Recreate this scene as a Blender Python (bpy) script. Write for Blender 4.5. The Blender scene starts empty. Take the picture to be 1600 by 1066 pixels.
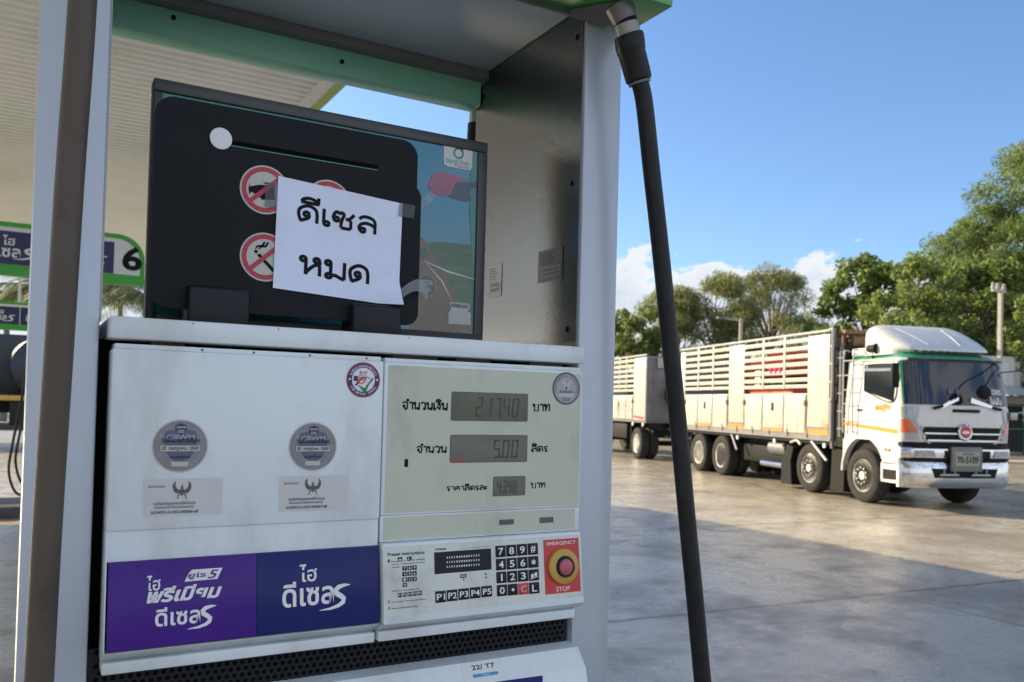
import bpy, bmesh, math, random
import numpy as np
from mathutils import Vector, Matrix

# ------------------------------------------------------------------ camera, sky, sun, exposure
scene = bpy.context.scene
COL = scene.collection
R = math.radians
FOC, YAW, PITCH, ROLL, EYE = 1333.0, R(29.8), math.atan(29.7 / 1333), R(1.48), 1.70
_r0 = Vector((math.cos(YAW), -math.sin(YAW), 0))
_fw = Vector((math.sin(YAW) * math.cos(PITCH), math.cos(YAW) * math.cos(PITCH), math.sin(PITCH)))
_u0 = _r0.cross(_fw)
_up = _u0 * math.cos(ROLL) - _r0 * math.sin(ROLL)
_rt = _r0 * math.cos(ROLL) + _u0 * math.sin(ROLL)
CAM = Vector((0, 0, EYE))
cd = bpy.data.cameras.new('camera')
cam = bpy.data.objects.new('camera', cd)
COL.objects.link(cam)
m = Matrix((( _rt.x, _up.x, -_fw.x, 0), (_rt.y, _up.y, -_fw.y, 0), (_rt.z, _up.z, -_fw.z, EYE), (0, 0, 0, 1)))
cam.matrix_world = m
cd.sensor_width = 36
cd.lens = FOC / 1600 * 36
cd.shift_y = 67 / 1600
cd.clip_start, cd.clip_end = 0.05, 3000
cd.dof.use_dof = True
cd.dof.focus_distance = 1.45
cd.dof.aperture_fstop = 9.0
scene.camera = cam

SUN_AZ, SUN_EL = R(29), R(23.5)          # azimuth left of +Y
sun_dir = Vector((-math.sin(SUN_AZ) * math.cos(SUN_EL), math.cos(SUN_AZ) * math.cos(SUN_EL), math.sin(SUN_EL)))
sd = bpy.data.lights.new('sun', 'SUN')
sd.energy = 4.1
sd.angle = R(0.5)
sd.color = (1.0, 0.83, 0.53)
sun = bpy.data.objects.new('sun', sd)
COL.objects.link(sun)
sun.rotation_euler = sun_dir.to_track_quat('Z', 'Y').to_euler()

world = bpy.data.worlds.new('World')
scene.world = world
world.use_nodes = True
wn, wl = world.node_tree.nodes, world.node_tree.links
wn.clear()
wout = wn.new('ShaderNodeOutputWorld')
bgn = wn.new('ShaderNodeBackground')
bgn.inputs['Strength'].default_value = 0.089
sky = wn.new('ShaderNodeTexSky')
sky.sky_type = 'NISHITA'
sky.sun_disc = False
sky.sun_elevation = SUN_EL
sky.sun_rotation = -SUN_AZ
sky.air_density = 1.0
sky.dust_density = 0.7
sky.ozone_density = 2.0


def wmath(op, a, b=None, c=None):
    n = wn.new('ShaderNodeMath')
    n.operation = op
    for i, v in enumerate((a, b, c)):
        if v is None:
            continue
        if isinstance(v, (int, float)):
            n.inputs[i].default_value = v
        else:
            wl.new(v, n.inputs[i])
    return n.outputs[0]


tc = wn.new('ShaderNodeTexCoord')
sep = wn.new('ShaderNodeSeparateXYZ')
wl.new(tc.outputs['Generated'], sep.inputs[0])
mp = wn.new('ShaderNodeMapping')
mp.inputs['Location'].default_value = (2.35, 0.4, 0.0)
mp.inputs['Scale'].default_value = (1, 1, 1.7)
wl.new(tc.outputs['Generated'], mp.inputs[0])
nz = wn.new('ShaderNodeTexNoise')
nz.inputs['Scale'].default_value = 15.0
nz.inputs['Detail'].default_value = 8
nz.inputs['Roughness'].default_value = 0.57
wl.new(mp.outputs[0], nz.inputs['Vector'])
el = wmath('ARCSINE', sep.outputs['Z'])
mr = wn.new('ShaderNodeMapRange')      # bank of cumulus hugging the horizon
mr.inputs['From Min'].default_value = R(6.8)
mr.inputs['From Max'].default_value = R(12.8)
mr.inputs['To Min'].default_value = 0.24
mr.inputs['To Max'].default_value = -0.30
wl.new(el, mr.inputs['Value'])
mb = wn.new('ShaderNodeMapRange')      # unseen cumulus added behind the camera to fill the shaded fronts
mb.interpolation_type = 'SMOOTHSTEP'
mb.inputs['From Min'].default_value = 0.30
mb.inputs['From Max'].default_value = -0.25
mb.inputs['To Min'].default_value = 0.0
mb.inputs['To Max'].default_value = 0.33
wl.new(sep.outputs['Y'], mb.inputs['Value'])
dens = wmath('ADD', wmath('ADD', nz.outputs['Fac'], mr.outputs[0]), mb.outputs[0])
msk = wn.new('ShaderNodeMapRange')
msk.interpolation_type = 'SMOOTHSTEP'
msk.inputs['From Min'].default_value = 0.50
msk.inputs['From Max'].default_value = 0.565
wl.new(dens, msk.inputs['Value'])
cmask = wmath('MULTIPLY', msk.outputs[0], 0.93)
cshade = wn.new('ShaderNodeMapRange')
cshade.inputs['From Min'].default_value = 0.5
cshade.inputs['From Max'].default_value = 0.8
wl.new(dens, cshade.inputs['Value'])
cmix = wn.new('ShaderNodeMix')
cmix.data_type = 'RGBA'
cmix.inputs['A'].default_value = (5.0, 5.05, 5.1, 1)
cmix.inputs['B'].default_value = (3.6, 3.9, 4.3, 1)
wl.new(cshade.outputs[0], cmix.inputs['Factor'])
dt = wn.new('ShaderNodeVectorMath')     # brightens clouds away from the sun, for more fill from the unseen ones
dt.operation = 'DOT_PRODUCT'
wl.new(tc.outputs['Generated'], dt.inputs[0])
dt.inputs[1].default_value = sun_dir
fl_ = wn.new('ShaderNodeMapRange')
fl_.inputs['From Min'].default_value = 0.2
fl_.inputs['From Max'].default_value = -0.7
fl_.inputs['To Min'].default_value = 1.0
fl_.inputs['To Max'].default_value = 1.68
wl.new(dt.outputs['Value'], fl_.inputs['Value'])
csc = wn.new('ShaderNodeVectorMath')
csc.operation = 'SCALE'
wl.new(cmix.outputs['Result'], csc.inputs[0])
wl.new(fl_.outputs[0], csc.inputs['Scale'])
tint = wn.new('ShaderNodeVectorMath')
tint.operation = 'MULTIPLY'
tint.inputs[1].default_value = (0.80, 0.94, 1.13)
wl.new(sky.outputs[0], tint.inputs[0])
smix = wn.new('ShaderNodeMix')
smix.data_type = 'RGBA'
wl.new(cmask, smix.inputs['Factor'])
wl.new(tint.outputs[0], smix.inputs['A'])
wl.new(csc.outputs[0], smix.inputs['B'])
wl.new(smix.outputs['Result'], bgn.inputs['Color'])
wl.new(bgn.outputs[0], wout.inputs['Surface'])

scene.view_settings.view_transform = 'Standard'
scene.view_settings.look = 'None'
scene.view_settings.exposure = 1.15
scene.view_settings.gamma = 1.0
scene.cycles.max_bounces = 8
scene.cycles.use_denoising = True
random.seed(7)
rng = np.random.default_rng(11)


# ------------------------------------------------------------------ measuring the photograph's known planes
def _ray(x, y):
    return _rt * ((x - 800) / FOC) + _up * ((600 - y) / FOC) + _fw


def at_y(x, y, Y):
    d = _ray(x, y)
    return CAM + d * (Y / d.y)


TILT, TILT_Z0, TILT_Z1 = 0.13, 1.4735, 1.345      # the lower fascia leans out towards its foot


def at_tilt(x, y, Y):
    d = _ray(x, y)
    return CAM + d * ((Y - TILT * (TILT_Z0 - EYE)) / (d.y - TILT * d.z))


def at_x(x, y, X):
    d = _ray(x, y)
    return CAM + d * (X / d.x)


def at_z(x, y, z=0.0):
    d = _ray(x, y)
    return CAM + d * ((z - EYE) / d.z)


def at_depth(x, y, dep):
    return CAM + _ray(x, y) * dep


# ------------------------------------------------------------------ materials
def mat(name, col, rough=0.5, metal=0.0, var=0.06, vscale=8.0, bump=0.0, bscale=60.0, rvar=0.08, spec=0.5, coat=0.0, stretch=None, dirt=None):
    M = bpy.data.materials.new(name)
    M.use_nodes = True
    nt = M.node_tree
    b = nt.nodes['Principled BSDF']
    b.inputs['Roughness'].default_value = rough
    b.inputs['Metallic'].default_value = metal
    b.inputs['Specular IOR Level'].default_value = spec
    b.inputs['Coat Weight'].default_value = coat
    b.inputs['Coat Roughness'].default_value = 0.08
    co = nt.nodes.new('ShaderNodeTexCoord')
    mpn = nt.nodes.new('ShaderNodeMapping')
    nt.links.new(co.outputs['Object'], mpn.inputs[0])
    if stretch:
        mpn.inputs['Scale'].default_value = stretch
    n1 = nt.nodes.new('ShaderNodeTexNoise')
    n1.inputs['Scale'].default_value = vscale
    n1.inputs['Detail'].default_value = 6
    n1.inputs['Roughness'].default_value = 0.6
    nt.links.new(mpn.outputs[0], n1.inputs['Vector'])
    rp = nt.nodes.new('ShaderNodeValToRGB')
    rp.color_ramp.elements[0].position = 0.3
    rp.color_ramp.elements[1].position = 0.7
    lo = [max(0, c * (1 - var)) for c in col]
    hi = [min(1, c * (1 + var)) for c in col]
    rp.color_ramp.elements[0].color = (*lo, 1)
    rp.color_ramp.elements[1].color = (*hi, 1)
    nt.links.new(n1.outputs['Fac'], rp.inputs['Fac'])
    csock = rp.outputs['Color']
    if dirt:                                     # (colour, amount, scale, stretch): grime with an outline of its own
        dc, da, dsc, dst = dirt
        m2 = nt.nodes.new('ShaderNodeMapping')
        m2.inputs['Scale'].default_value = dst
        nt.links.new(co.outputs['Object'], m2.inputs[0])
        n2 = nt.nodes.new('ShaderNodeTexNoise')
        n2.inputs['Scale'].default_value = dsc
        n2.inputs['Detail'].default_value = 8
        n2.inputs['Roughness'].default_value = 0.65
        nt.links.new(m2.outputs[0], n2.inputs['Vector'])
        r2 = nt.nodes.new('ShaderNodeMapRange')
        r2.inputs['From Min'].default_value = 0.5
        r2.inputs['From Max'].default_value = 0.75
        r2.inputs['To Max'].default_value = da
        nt.links.new(n2.outputs['Fac'], r2.inputs['Value'])
        mx = nt.nodes.new('ShaderNodeMix')
        mx.data_type = 'RGBA'
        nt.links.new(r2.outputs[0], mx.inputs['Factor'])
        nt.links.new(csock, mx.inputs['A'])
        mx.inputs['B'].default_value = (*dc, 1)
        csock = mx.outputs['Result']
    nt.links.new(csock, b.inputs['Base Color'])
    if rvar:
        mrn = nt.nodes.new('ShaderNodeMapRange')
        mrn.inputs['To Min'].default_value = max(0.02, rough - rvar)
        mrn.inputs['To Max'].default_value = min(1, rough + rvar)
        nt.links.new(n1.outputs['Fac'], mrn.inputs['Value'])
        nt.links.new(mrn.outputs[0], b.inputs['Roughness'])
    if bump:
        n3 = nt.nodes.new('ShaderNodeTexNoise')
        n3.inputs['Scale'].default_value = bscale
        n3.inputs['Detail'].default_value = 4
        nt.links.new(mpn.outputs[0], n3.inputs['Vector'])
        bp = nt.nodes.new('ShaderNodeBump')
        bp.inputs['Strength'].default_value = bump
        bp.inputs['Distance'].default_value = 0.01
        nt.links.new(n3.outputs['Fac'], bp.inputs['Height'])
        nt.links.new(bp.outputs[0], b.inputs['Normal'])
    return M


GRIME = ((0.25, 0.23, 0.2), 0.35, 3.0, (1, 1, 1))
STREAK = ((0.16, 0.10, 0.05), 0.85, 5.5, (1, 3, 0.3))
MT = {}
MT['white'] = mat('white_paint', (0.70, 0.76, 0.79), 0.34, var=0.03, vscale=5, bump=0.03, bscale=220, dirt=((0.42, 0.40, 0.36), 0.55, 5.0, (1.4, 1, .6)))
MT['column'] = mat('column_paint', (0.45, 0.49, 0.55), 0.32, 0.2, var=0.03, vscale=3, bump=0.03, bscale=300, dirt=((0.42, 0.42, 0.42), 0.3, 3.0, (2, 2, .4)))
MT['cream'] = mat('cream_panel', (0.52, 0.555, 0.45), 0.45, var=0.03, vscale=6, dirt=((0.3, 0.29, 0.24), 0.6, 8.0, (1.3, 1, .7)))
MT['pale'] = mat('pale_grey_panel', (0.62, 0.66, 0.61), 0.45, var=0.03, vscale=6, dirt=((0.3, 0.28, 0.25), 0.7, 11.0, (1, 1, 1)))
MT['steel'] = mat('brushed_steel', (0.20, 0.203, 0.205), 0.27, 1.0, var=0.02, vscale=5, rvar=0.02, bump=0, dirt=((0.15, 0.145, 0.14), 0.3, 3.0, (1, 1, 1)))
MT['hoodgrey'] = mat('hood_soffit_grey', (0.50, 0.60, 0.70), 0.42, 0.2, var=0.08, vscale=3)
MT['hoodtrim'] = mat('hood_trim_grey', (0.22, 0.215, 0.215), 0.5, 0.2, var=0.1)
MT['green'] = mat('fascia_green', (0.05, 0.30, 0.06), 0.33, var=0.08, vscale=4, coat=0.2)
MT['teal_green'] = mat('beam_green', (0.28, 0.68, 0.48), 0.35, var=0.15, vscale=2.5)
MT['black'] = mat('black_plastic', (0.010, 0.011, 0.014), 0.42, var=0.15, vscale=12, bump=0.05, bscale=400, spec=0.25)
MT['blacksheet'] = mat('black_board', (0.008, 0.009, 0.012), 0.55, var=0.25, vscale=5, bump=0.02, bscale=200, spec=0.18)
MT['rubber'] = mat('black_rubber', (0.010, 0.010, 0.011), 0.5, spec=0.3, var=0.2, vscale=14, bump=0.06, bscale=160, dirt=((0.05, 0.048, 0.045), 0.5, 16.0, (1, 1, .5)))
MT['brownhose'] = mat('weathered_rubber', (0.075, 0.058, 0.042), 0.6, var=0.25, vscale=9, stretch=(1, 1, .35), bump=0.1, bscale=130, dirt=((0.02, 0.015, 0.01), 0.8, 11.0, (1, 1, .7)))
MT['ink'] = mat('black_ink', (0.010, 0.010, 0.013), 0.6, var=0.1, spec=0.12)
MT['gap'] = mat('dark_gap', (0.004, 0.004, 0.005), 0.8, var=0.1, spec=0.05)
MT['gap2'] = mat('dark_tan_gap', (0.09, 0.075, 0.055), 0.7, var=0.3, vscale=20)
MT['purple'] = mat('purple_film', (0.06, 0.018, 0.22), 0.22, var=0.12, vscale=5, bump=0.16, bscale=9, coat=0.05, spec=0.15)
MT['navy'] = mat('navy_film', (0.016, 0.022, 0.13), 0.2, var=0.12, vscale=5, bump=0.16, bscale=9, coat=0.05, spec=0.15)
MT['film'] = mat('white_film', (0.74, 0.74, 0.76), 0.4, var=0.02)
MT['paper'] = mat('paper', (0.70, 0.77, 0.95), 0.8, var=0.02, vscale=9, bump=0.35, bscale=14, dirt=((0.6, 0.56, 0.5), 0.3, 7.0, (1, 1, 1)))
MT['tape'] = mat('clear_tape', (0.30, 0.34, 0.38), 0.12, var=0.1)
MT['tape_flat'] = mat('tape_over_black', (0.10, 0.11, 0.125), 0.2, var=0.2, vscale=40)
MT['emblem_grey'] = mat('emblem_grey', (0.10, 0.10, 0.095), 0.5, var=0.5, vscale=400)
MT['lcd'] = mat('lcd_glass', (0.085, 0.09, 0.058), 0.12, var=0.35, vscale=14, stretch=(1, 1, .35), rvar=0.03)
MT['lcd2'] = mat('lcd_glass_warm', (0.14, 0.135, 0.115), 0.16, var=0.2, vscale=10, stretch=(.5, 1, 3), rvar=0.03)
MT['lcdink'] = mat('lcd_segment', (0.04, 0.04, 0.03), 0.3, var=0.1)
MT['lcdfaint'] = mat('lcd_segment_faint', (0.10, 0.10, 0.07), 0.3, var=0.1)
MT['red'] = mat('red_print', (0.52, 0.035, 0.035), 0.4, var=0.05)
MT['signred'] = mat('sign_red', (0.42, 0.03, 0.05), 0.45, var=0.08, vscale=20)
MT['yellow'] = mat('yellow_plastic', (0.50, 0.31, 0.06), 0.35, var=0.08, vscale=15)
MT['pinkbtn'] = mat('faded_red_button', (0.42, 0.08, 0.12), 0.3, var=0.06)
MT['stk_grey'] = mat('sticker_grey', (0.22, 0.22, 0.23), 0.4, var=0.1, vscale=30)
MT['stk_rim'] = mat('sticker_rim', (0.48, 0.49, 0.44), 0.45, var=0.04)
MT['stk_lab'] = mat('label_grey', (0.58, 0.585, 0.58), 0.5, var=0.03)
MT['stk_blue'] = mat('sticker_blue', (0.10, 0.105, 0.18), 0.4, var=0.08)
MT['stk_navy'] = mat('sticker_navy', (0.02, 0.025, 0.12), 0.4, var=0.05)
MT['stk_dark'] = mat('sticker_dark_rim', (0.09, 0.095, 0.11), 0.4, var=0.05)
MT['stk_lil'] = mat('sticker_silver', (0.33, 0.33, 0.36), 0.35, 0.2, var=0.08, vscale=60)
MT['skin'] = mat('printed_skin', (0.5, 0.24, 0.13), 0.5, var=0.15, vscale=12)
MT['tickgreen'] = mat('tick_green', (0.02, 0.19, 0.06), 0.45, var=0.05)
MT['cyan'] = mat('cyan_print', (0.02, 0.33, 0.55), 0.4, var=0.03)
MT['frame'] = mat('monitor_frame', (0.085, 0.085, 0.085), 0.45, 0.2, var=0.1, vscale=20)
MT['p_sky'] = mat('poster_sky', (0.05, 0.26, 0.37), 0.16, var=0.1, vscale=3, coat=0.5)
MT['p_teal'] = mat('poster_teal', (0.015, 0.20, 0.15), 0.16, var=0.1, vscale=3, coat=0.5)
MT['p_grass'] = mat('poster_grass', (0.045, 0.14, 0.06), 0.2, var=0.4, vscale=6, stretch=(1, 1, 6), coat=0.4)
MT['p_arm'] = mat('poster_arm', (0.16, 0.11, 0.075), 0.2, var=0.3, vscale=7, stretch=(3, 1, 1), coat=0.4)
MT['p_pink'] = mat('poster_pink', (0.38, 0.09, 0.16), 0.2, var=0.15, coat=0.4)
MT['p_dark'] = mat('poster_dark', (0.04, 0.07, 0.10), 0.2, var=0.2, coat=0.4)
MT['p_steel'] = mat('poster_steel', (0.2, 0.3, 0.42), 0.2, var=0.3, vscale=60, coat=0.4)
MT['p_badge'] = mat('poster_badge', (0.03, 0.10, 0.07), 0.2, var=0.1, coat=0.4)
MT['chromefit'] = mat('metal_fitting', (0.45, 0.45, 0.43), 0.35, 0.8, var=0.1, vscale=30)
MT['cast'] = mat('cast_grey', (0.15, 0.15, 0.155), 0.5, 0.4, var=0.12, vscale=30, bump=0.1)
MT['collar'] = mat('swivel_collar', (0.26, 0.27, 0.25), 0.45, 0.3, var=0.08)
# truck
MT['tcab'] = mat('cab_cream_paint', (0.65, 0.64, 0.60), 0.28, var=0.03, vscale=2, coat=0.25, dirt=((0.4, 0.36, 0.28), 0.35, 3.0, (1, 1, .6)))
MT['tbody'] = mat('cargo_cream_paint', (0.50, 0.475, 0.41), 0.5, var=0.05, vscale=3, dirt=STREAK)
MT['tgreen'] = mat('cab_green', (0.03, 0.33, 0.17), 0.3, var=0.05, coat=0.3)
MT['orange'] = mat('orange_stripe', (0.75, 0.25, 0.02), 0.4, var=0.06)
MT['tglass'] = mat('tinted_glass', (0.012, 0.016, 0.022), 0.06, var=0.1, rvar=0.02, spec=0.6)
MT['chrome'] = mat('chrome', (0.62, 0.61, 0.60), 0.09, 1.0, var=0.05, vscale=5, rvar=0.05)
MT['tyre'] = mat('tyre_rubber', (0.034, 0.032, 0.030), 0.8, spec=0.2, var=0.3, vscale=5, bump=0.15, bscale=40)
MT['rim'] = mat('wheel_steel', (0.72, 0.69, 0.63), 0.42, 0.15, var=0.25, vscale=8)
MT['chassis'] = mat('chassis_black', (0.010, 0.0095, 0.009), 0.65, spec=0.2, var=0.3, vscale=5)
MT['greyrail'] = mat('grey_rail_paint', (0.40, 0.40, 0.40), 0.45, var=0.1, vscale=6, dirt=((0.3, 0.15, 0.06), 0.5, 8.0, (1, 1, 1)))
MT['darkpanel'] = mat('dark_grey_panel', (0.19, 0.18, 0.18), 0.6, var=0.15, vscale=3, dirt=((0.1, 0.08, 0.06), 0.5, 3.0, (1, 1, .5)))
MT['amber'] = mat('amber_lens', (0.62, 0.10, 0.012), 0.15, var=0.15, vscale=30, coat=0.5)
MT['lens'] = mat('clear_lens', (0.32, 0.33, 0.34), 0.1, 0.4, var=0.25, vscale=20)
MT['rustiron'] = mat('rusty_iron', (0.20, 0.12, 0.07), 0.75, 0.1, var=0.4, vscale=12)
MT['cargo_red'] = mat('red_machine_paint', (0.80, 0.14, 0.065), 0.45, var=0.12, vscale=8)
MT['cargo_pink'] = mat('pink_load', (0.6, 0.06, 0.15), 0.5, var=0.1)
MT['plate'] = mat('plate_enamel', (0.30, 0.32, 0.26), 0.45, var=0.08)
MT['offwhite'] = mat('white_letters', (0.7, 0.7, 0.7), 0.5, var=0.02)
# place
MT['soffit'] = mat('canopy_sheet', (0.80, 0.84, 0.85), 0.5, var=0.02, vscale=1.2, dirt=((0.4, 0.38, 0.34), 0.3, 0.5, (1, 1, 1)))
MT['lime'] = mat('canopy_lime_trim', (0.28, 0.42, 0.08), 0.5, var=0.06)
MT['signgreen'] = mat('sign_green', (0.04, 0.33, 0.03), 0.4, var=0.05)
MT['signnavy'] = mat('sign_navy', (0.008, 0.018, 0.10), 0.4, var=0.05)
MT['signwhite'] = mat('sign_white', (0.62, 0.64, 0.66), 0.45, var=0.03)
MT['kerbdark'] = mat('kerb_paint_dark', (0.06, 0.06, 0.07), 0.6, var=0.2)
MT['concrete_pole'] = mat('pole_concrete', (0.42, 0.39, 0.34), 0.85, var=0.12, vscale=6, bump=0.2)
MT['corr'] = mat('corrugated_white', (0.78, 0.78, 0.74), 0.5, var=0.1, vscale=3, dirt=GRIME)
MT['zinc'] = mat('zinc_sheet', (0.50, 0.54, 0.58), 0.4, 0.3, var=0.15, vscale=3)
MT['shedwall'] = mat('shed_plaster', (0.20, 0.185, 0.16), 0.85, var=0.1)
MT['darkin'] = mat('interior_shade', (0.02, 0.022, 0.022), 0.7, var=0.2)
MT['doorgreen'] = mat('door_frame_green', (0.02, 0.15, 0.07), 0.5, var=0.1)
MT['pave'] = mat('pavement_slab', (0.36, 0.30, 0.24), 0.8, var=0.2, vscale=2, bump=0.2)
MT['tarp'] = mat('navy_tarp', (0.02, 0.028, 0.045), 0.4, var=0.3, vscale=3, bump=0.4, bscale=5)
MT['bedyellow'] = mat('bed_yellow', (0.60, 0.36, 0.07), 0.5, var=0.15)
MT['bark'] = mat('bark', (0.15, 0.115, 0.085), 0.9, var=0.35, vscale=6, bump=0.4, bscale=25)
MT['palmbark'] = mat('palm_bark', (0.17, 0.145, 0.12), 0.9, var=0.35, vscale=9, bump=0.4, bscale=25)


for k_, a_ in (('tape', .45), ('tape_flat', .5)):
    nt_ = MT[k_].node_tree
    tr_, mx_ = nt_.nodes.new('ShaderNodeBsdfTransparent'), nt_.nodes.new('ShaderNodeMixShader')
    mx_.inputs[0].default_value = 1 - a_
    nt_.links.new(tr_.outputs[0], mx_.inputs[1])
    nt_.links.new(nt_.nodes['Principled BSDF'].outputs[0], mx_.inputs[2])
    nt_.links.new(mx_.outputs[0], nt_.nodes['Material Output'].inputs[0])


def leaf_mat(name, c0, c1, c2):
    M = bpy.data.materials.new(name)
    M.use_nodes = True
    nt = M.node_tree
    b = nt.nodes['Principled BSDF']
    b.inputs['Roughness'].default_value = 0.55
    g = nt.nodes.new('ShaderNodeNewGeometry')
    rp = nt.nodes.new('ShaderNodeValToRGB')
    rp.color_ramp.elements[0].color = (*c0, 1)
    rp.color_ramp.elements[1].color = (*c2, 1)
    e = rp.color_ramp.elements.new(0.55)
    e.color = (*c1, 1)
    nt.links.new(g.outputs['Random Per Island'], rp.inputs[0])
    nt.links.new(rp.outputs[0], b.inputs['Base Color'])
    tr = nt.nodes.new('ShaderNodeBsdfTranslucent')
    nt.links.new(rp.outputs[0], tr.inputs[0])
    mx = nt.nodes.new('ShaderNodeMixShader')
    mx.inputs[0].default_value = 0.55
    nt.links.new(b.outputs[0], mx.inputs[1])
    nt.links.new(tr.outputs[0], mx.inputs[2])
    nt.links.new(mx.outputs[0], nt.nodes['Material Output'].inputs[0])
    return M


MT['leaf_dark'] = leaf_mat('leaf_dark_green', (0.10, 0.15, 0.035), (0.18, 0.25, 0.06), (0.28, 0.35, 0.095))
MT['leaf_bright'] = leaf_mat('leaf_bright_green', (0.14, 0.19, 0.05), (0.24, 0.31, 0.085), (0.37, 0.42, 0.14))
MT['leaf_olive'] = leaf_mat('leaf_olive', (0.16, 0.18, 0.065), (0.24, 0.26, 0.095), (0.33, 0.34, 0.13))
MT['leaf_light'] = leaf_mat('leaf_light', (0.10, 0.14, 0.035), (0.17, 0.22, 0.06), (0.25, 0.28, 0.09))
MT['leaf_mid'] = leaf_mat('leaf_mid_green', (0.12, 0.18, 0.05), (0.20, 0.27, 0.08), (0.32, 0.38, 0.12))
MT['leaf_palm'] = leaf_mat('leaf_palm', (0.05, 0.08, 0.025), (0.09, 0.12, 0.04), (0.2, 0.2, 0.08))


def ground_mat():
    M = bpy.data.materials.new('forecourt_concrete')
    M.use_nodes = True
    nt = M.node_tree
    N, L = nt.nodes, nt.links
    b = N['Principled BSDF']
    co = N.new('ShaderNodeTexCoord')

    def noise(scale, detail=6, rough=0.6, stretch=(1, 1, 1), rot=0, loc=(0, 0, 0)):
        mpn = N.new('ShaderNodeMapping')
        mpn.inputs['Scale'].default_value = stretch
        mpn.inputs['Rotation'].default_value = (0, 0, rot)
        mpn.inputs['Location'].default_value = loc
        L.new(co.outputs['Object'], mpn.inputs[0])
        n = N.new('ShaderNodeTexNoise')
        n.inputs['Scale'].default_value = scale
        n.inputs['Detail'].default_value = detail
        n.inputs['Roughness'].default_value = rough
        L.new(mpn.outputs[0], n.inputs['Vector'])
        return n.outputs['Fac']

    def mrange(v, a, b_, c, d):
        n = N.new('ShaderNodeMapRange')
        for k, x in zip(('From Min', 'From Max', 'To Min', 'To Max'), (a, b_, c, d)):
            n.inputs[k].default_value = x
        L.new(v, n.inputs['Value'])
        return n.outputs[0]

    def mixc(fac, a, b_):
        n = N.new('ShaderNodeMix')
        n.data_type = 'RGBA'
        L.new(fac, n.inputs['Factor'])
        for k, x in (('A', a), ('B', b_)):
            if isinstance(x, tuple):
                n.inputs[k].default_value = (*x, 1)
            else:
                L.new(x, n.inputs[k])
        return n.outputs['Result']

    def mth(op, a, b_=None):
        n = N.new('ShaderNodeMath')
        n.operation = op
        for i, v in enumerate((a, b_)):
            if v is None:
                continue
            if isinstance(v, (int, float)):
                n.inputs[i].default_value = v
            else:
                L.new(v, n.inputs[i])
        return n.outputs[0]

    big = noise(0.35, 5)
    wide = noise(0.55, 9, 0.7, (1, 1, 1), 0, (11, 3, 0))
    mid = noise(1.3, 8, 0.68)
    streak = noise(0.9, 7, 0.65, (0.35, 2.2, 1), R(-12), (3, 1, 0))
    skid = noise(0.5, 5, 0.6, (0.18, 3.0, 1), R(24), (7, 2, 0))
    fine = noise(60, 3)
    c = mixc(mrange(mid, 0.35, 0.65, 0, 1), (0.27, 0.21, 0.135), (0.40, 0.315, 0.21))
    c = mixc(mrange(big, 0.45, 0.7, 0, 0.45), c, (0.26, 0.24, 0.215))
    c = mixc(mrange(streak, 0.52, 0.72, 0, 0.55), c, (0.19, 0.18, 0.17))
    c = mixc(mrange(skid, 0.58, 0.74, 0, 0.5), c, (0.14, 0.13, 0.125))
    patch = noise(2.6, 9, 0.72, (1, 1, 1), 0, (5, 9, 0))
    c = mixc(mrange(patch, 0.44, 0.58, 0.0, 0.55), c, (0.47, 0.42, 0.345))
    c = mixc(mrange(patch, 0.58, 0.66, 0.0, 0.5), c, (0.17, 0.155, 0.135))
    c = mixc(mrange(wide, 0.47, 0.56, 0.0, 0.6), c, (0.58, 0.53, 0.45))
    c = mixc(mrange(wide, 0.46, 0.40, 0.0, 0.55), c, (0.17, 0.155, 0.135))
    vor = N.new('ShaderNodeTexVoronoi')
    vor.feature = 'DISTANCE_TO_EDGE'
    vor.inputs['Scale'].default_value = 0.33
    vmp = N.new('ShaderNodeVectorMath')
    vmp.operation = 'ADD'
    nzc = N.new('ShaderNodeTexNoise')
    nzc.inputs['Scale'].default_value = 1.6
    nzc.inputs['Detail'].default_value = 6
    L.new(co.outputs['Object'], nzc.inputs['Vector'])
    L.new(co.outputs['Object'], vmp.inputs[0])
    L.new(nzc.outputs['Color'], vmp.inputs[1])
    L.new(vmp.outputs[0], vor.inputs['Vector'])
    crack = mrange(vor.outputs['Distance'], 0.0, 0.006, 1.0, 0.0)
    c = mixc(mth('MULTIPLY', crack, mrange(big, 0.46, 0.56, 0, 0.7)), c, (0.06, 0.055, 0.05))
    for (cx_, cy_, rad_, wd_) in ((1.0, 21.0, 13.2, .14), (1.0, 21.0, 15.1, .14), (-6.0, 2.0, 13.6, .12), (-6.0, 2.0, 15.4, .12)):
        vd = N.new('ShaderNodeVectorMath')
        vd.operation = 'DISTANCE'
        vd.inputs[1].default_value = (cx_, cy_, 0)
        L.new(co.outputs['Object'], vd.inputs[0])
        dd = mth('ABSOLUTE', mth('SUBTRACT', mth('ADD', vd.outputs['Value'], mrange(mid, 0, 1, -.06, .06)), rad_))
        c = mixc(mth('MULTIPLY', mrange(dd, wd_, wd_ * .4, 0, 1), mrange(patch, 0.38, 0.62, 0.0, 0.45)), c, (0.11, 0.10, 0.095))
    spots = noise(5.0, 3, 0.5)
    c = mixc(mrange(spots, 0.68, 0.76, 0, 0.7), c, (0.12, 0.115, 0.11))
    sp = N.new('ShaderNodeSeparateXYZ')
    L.new(co.outputs['Object'], sp.inputs[0])
    wob = mrange(noise(2.0, 4), 0, 1, -0.03, 0.03)

    def joint(coord, off, pitch, half):
        v = mth('ADD', mth('ADD', coord, off), wob)
        f = mth('ABSOLUTE', mth('SUBTRACT', mth('FRACT', mth('DIVIDE', v, pitch)), 0.5))
        return mth('LESS_THAN', mth('MULTIPLY', f, pitch), half)

    yrot = mth('ADD', sp.outputs['Y'], mth('MULTIPLY', sp.outputs['X'], 0.075))
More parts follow.
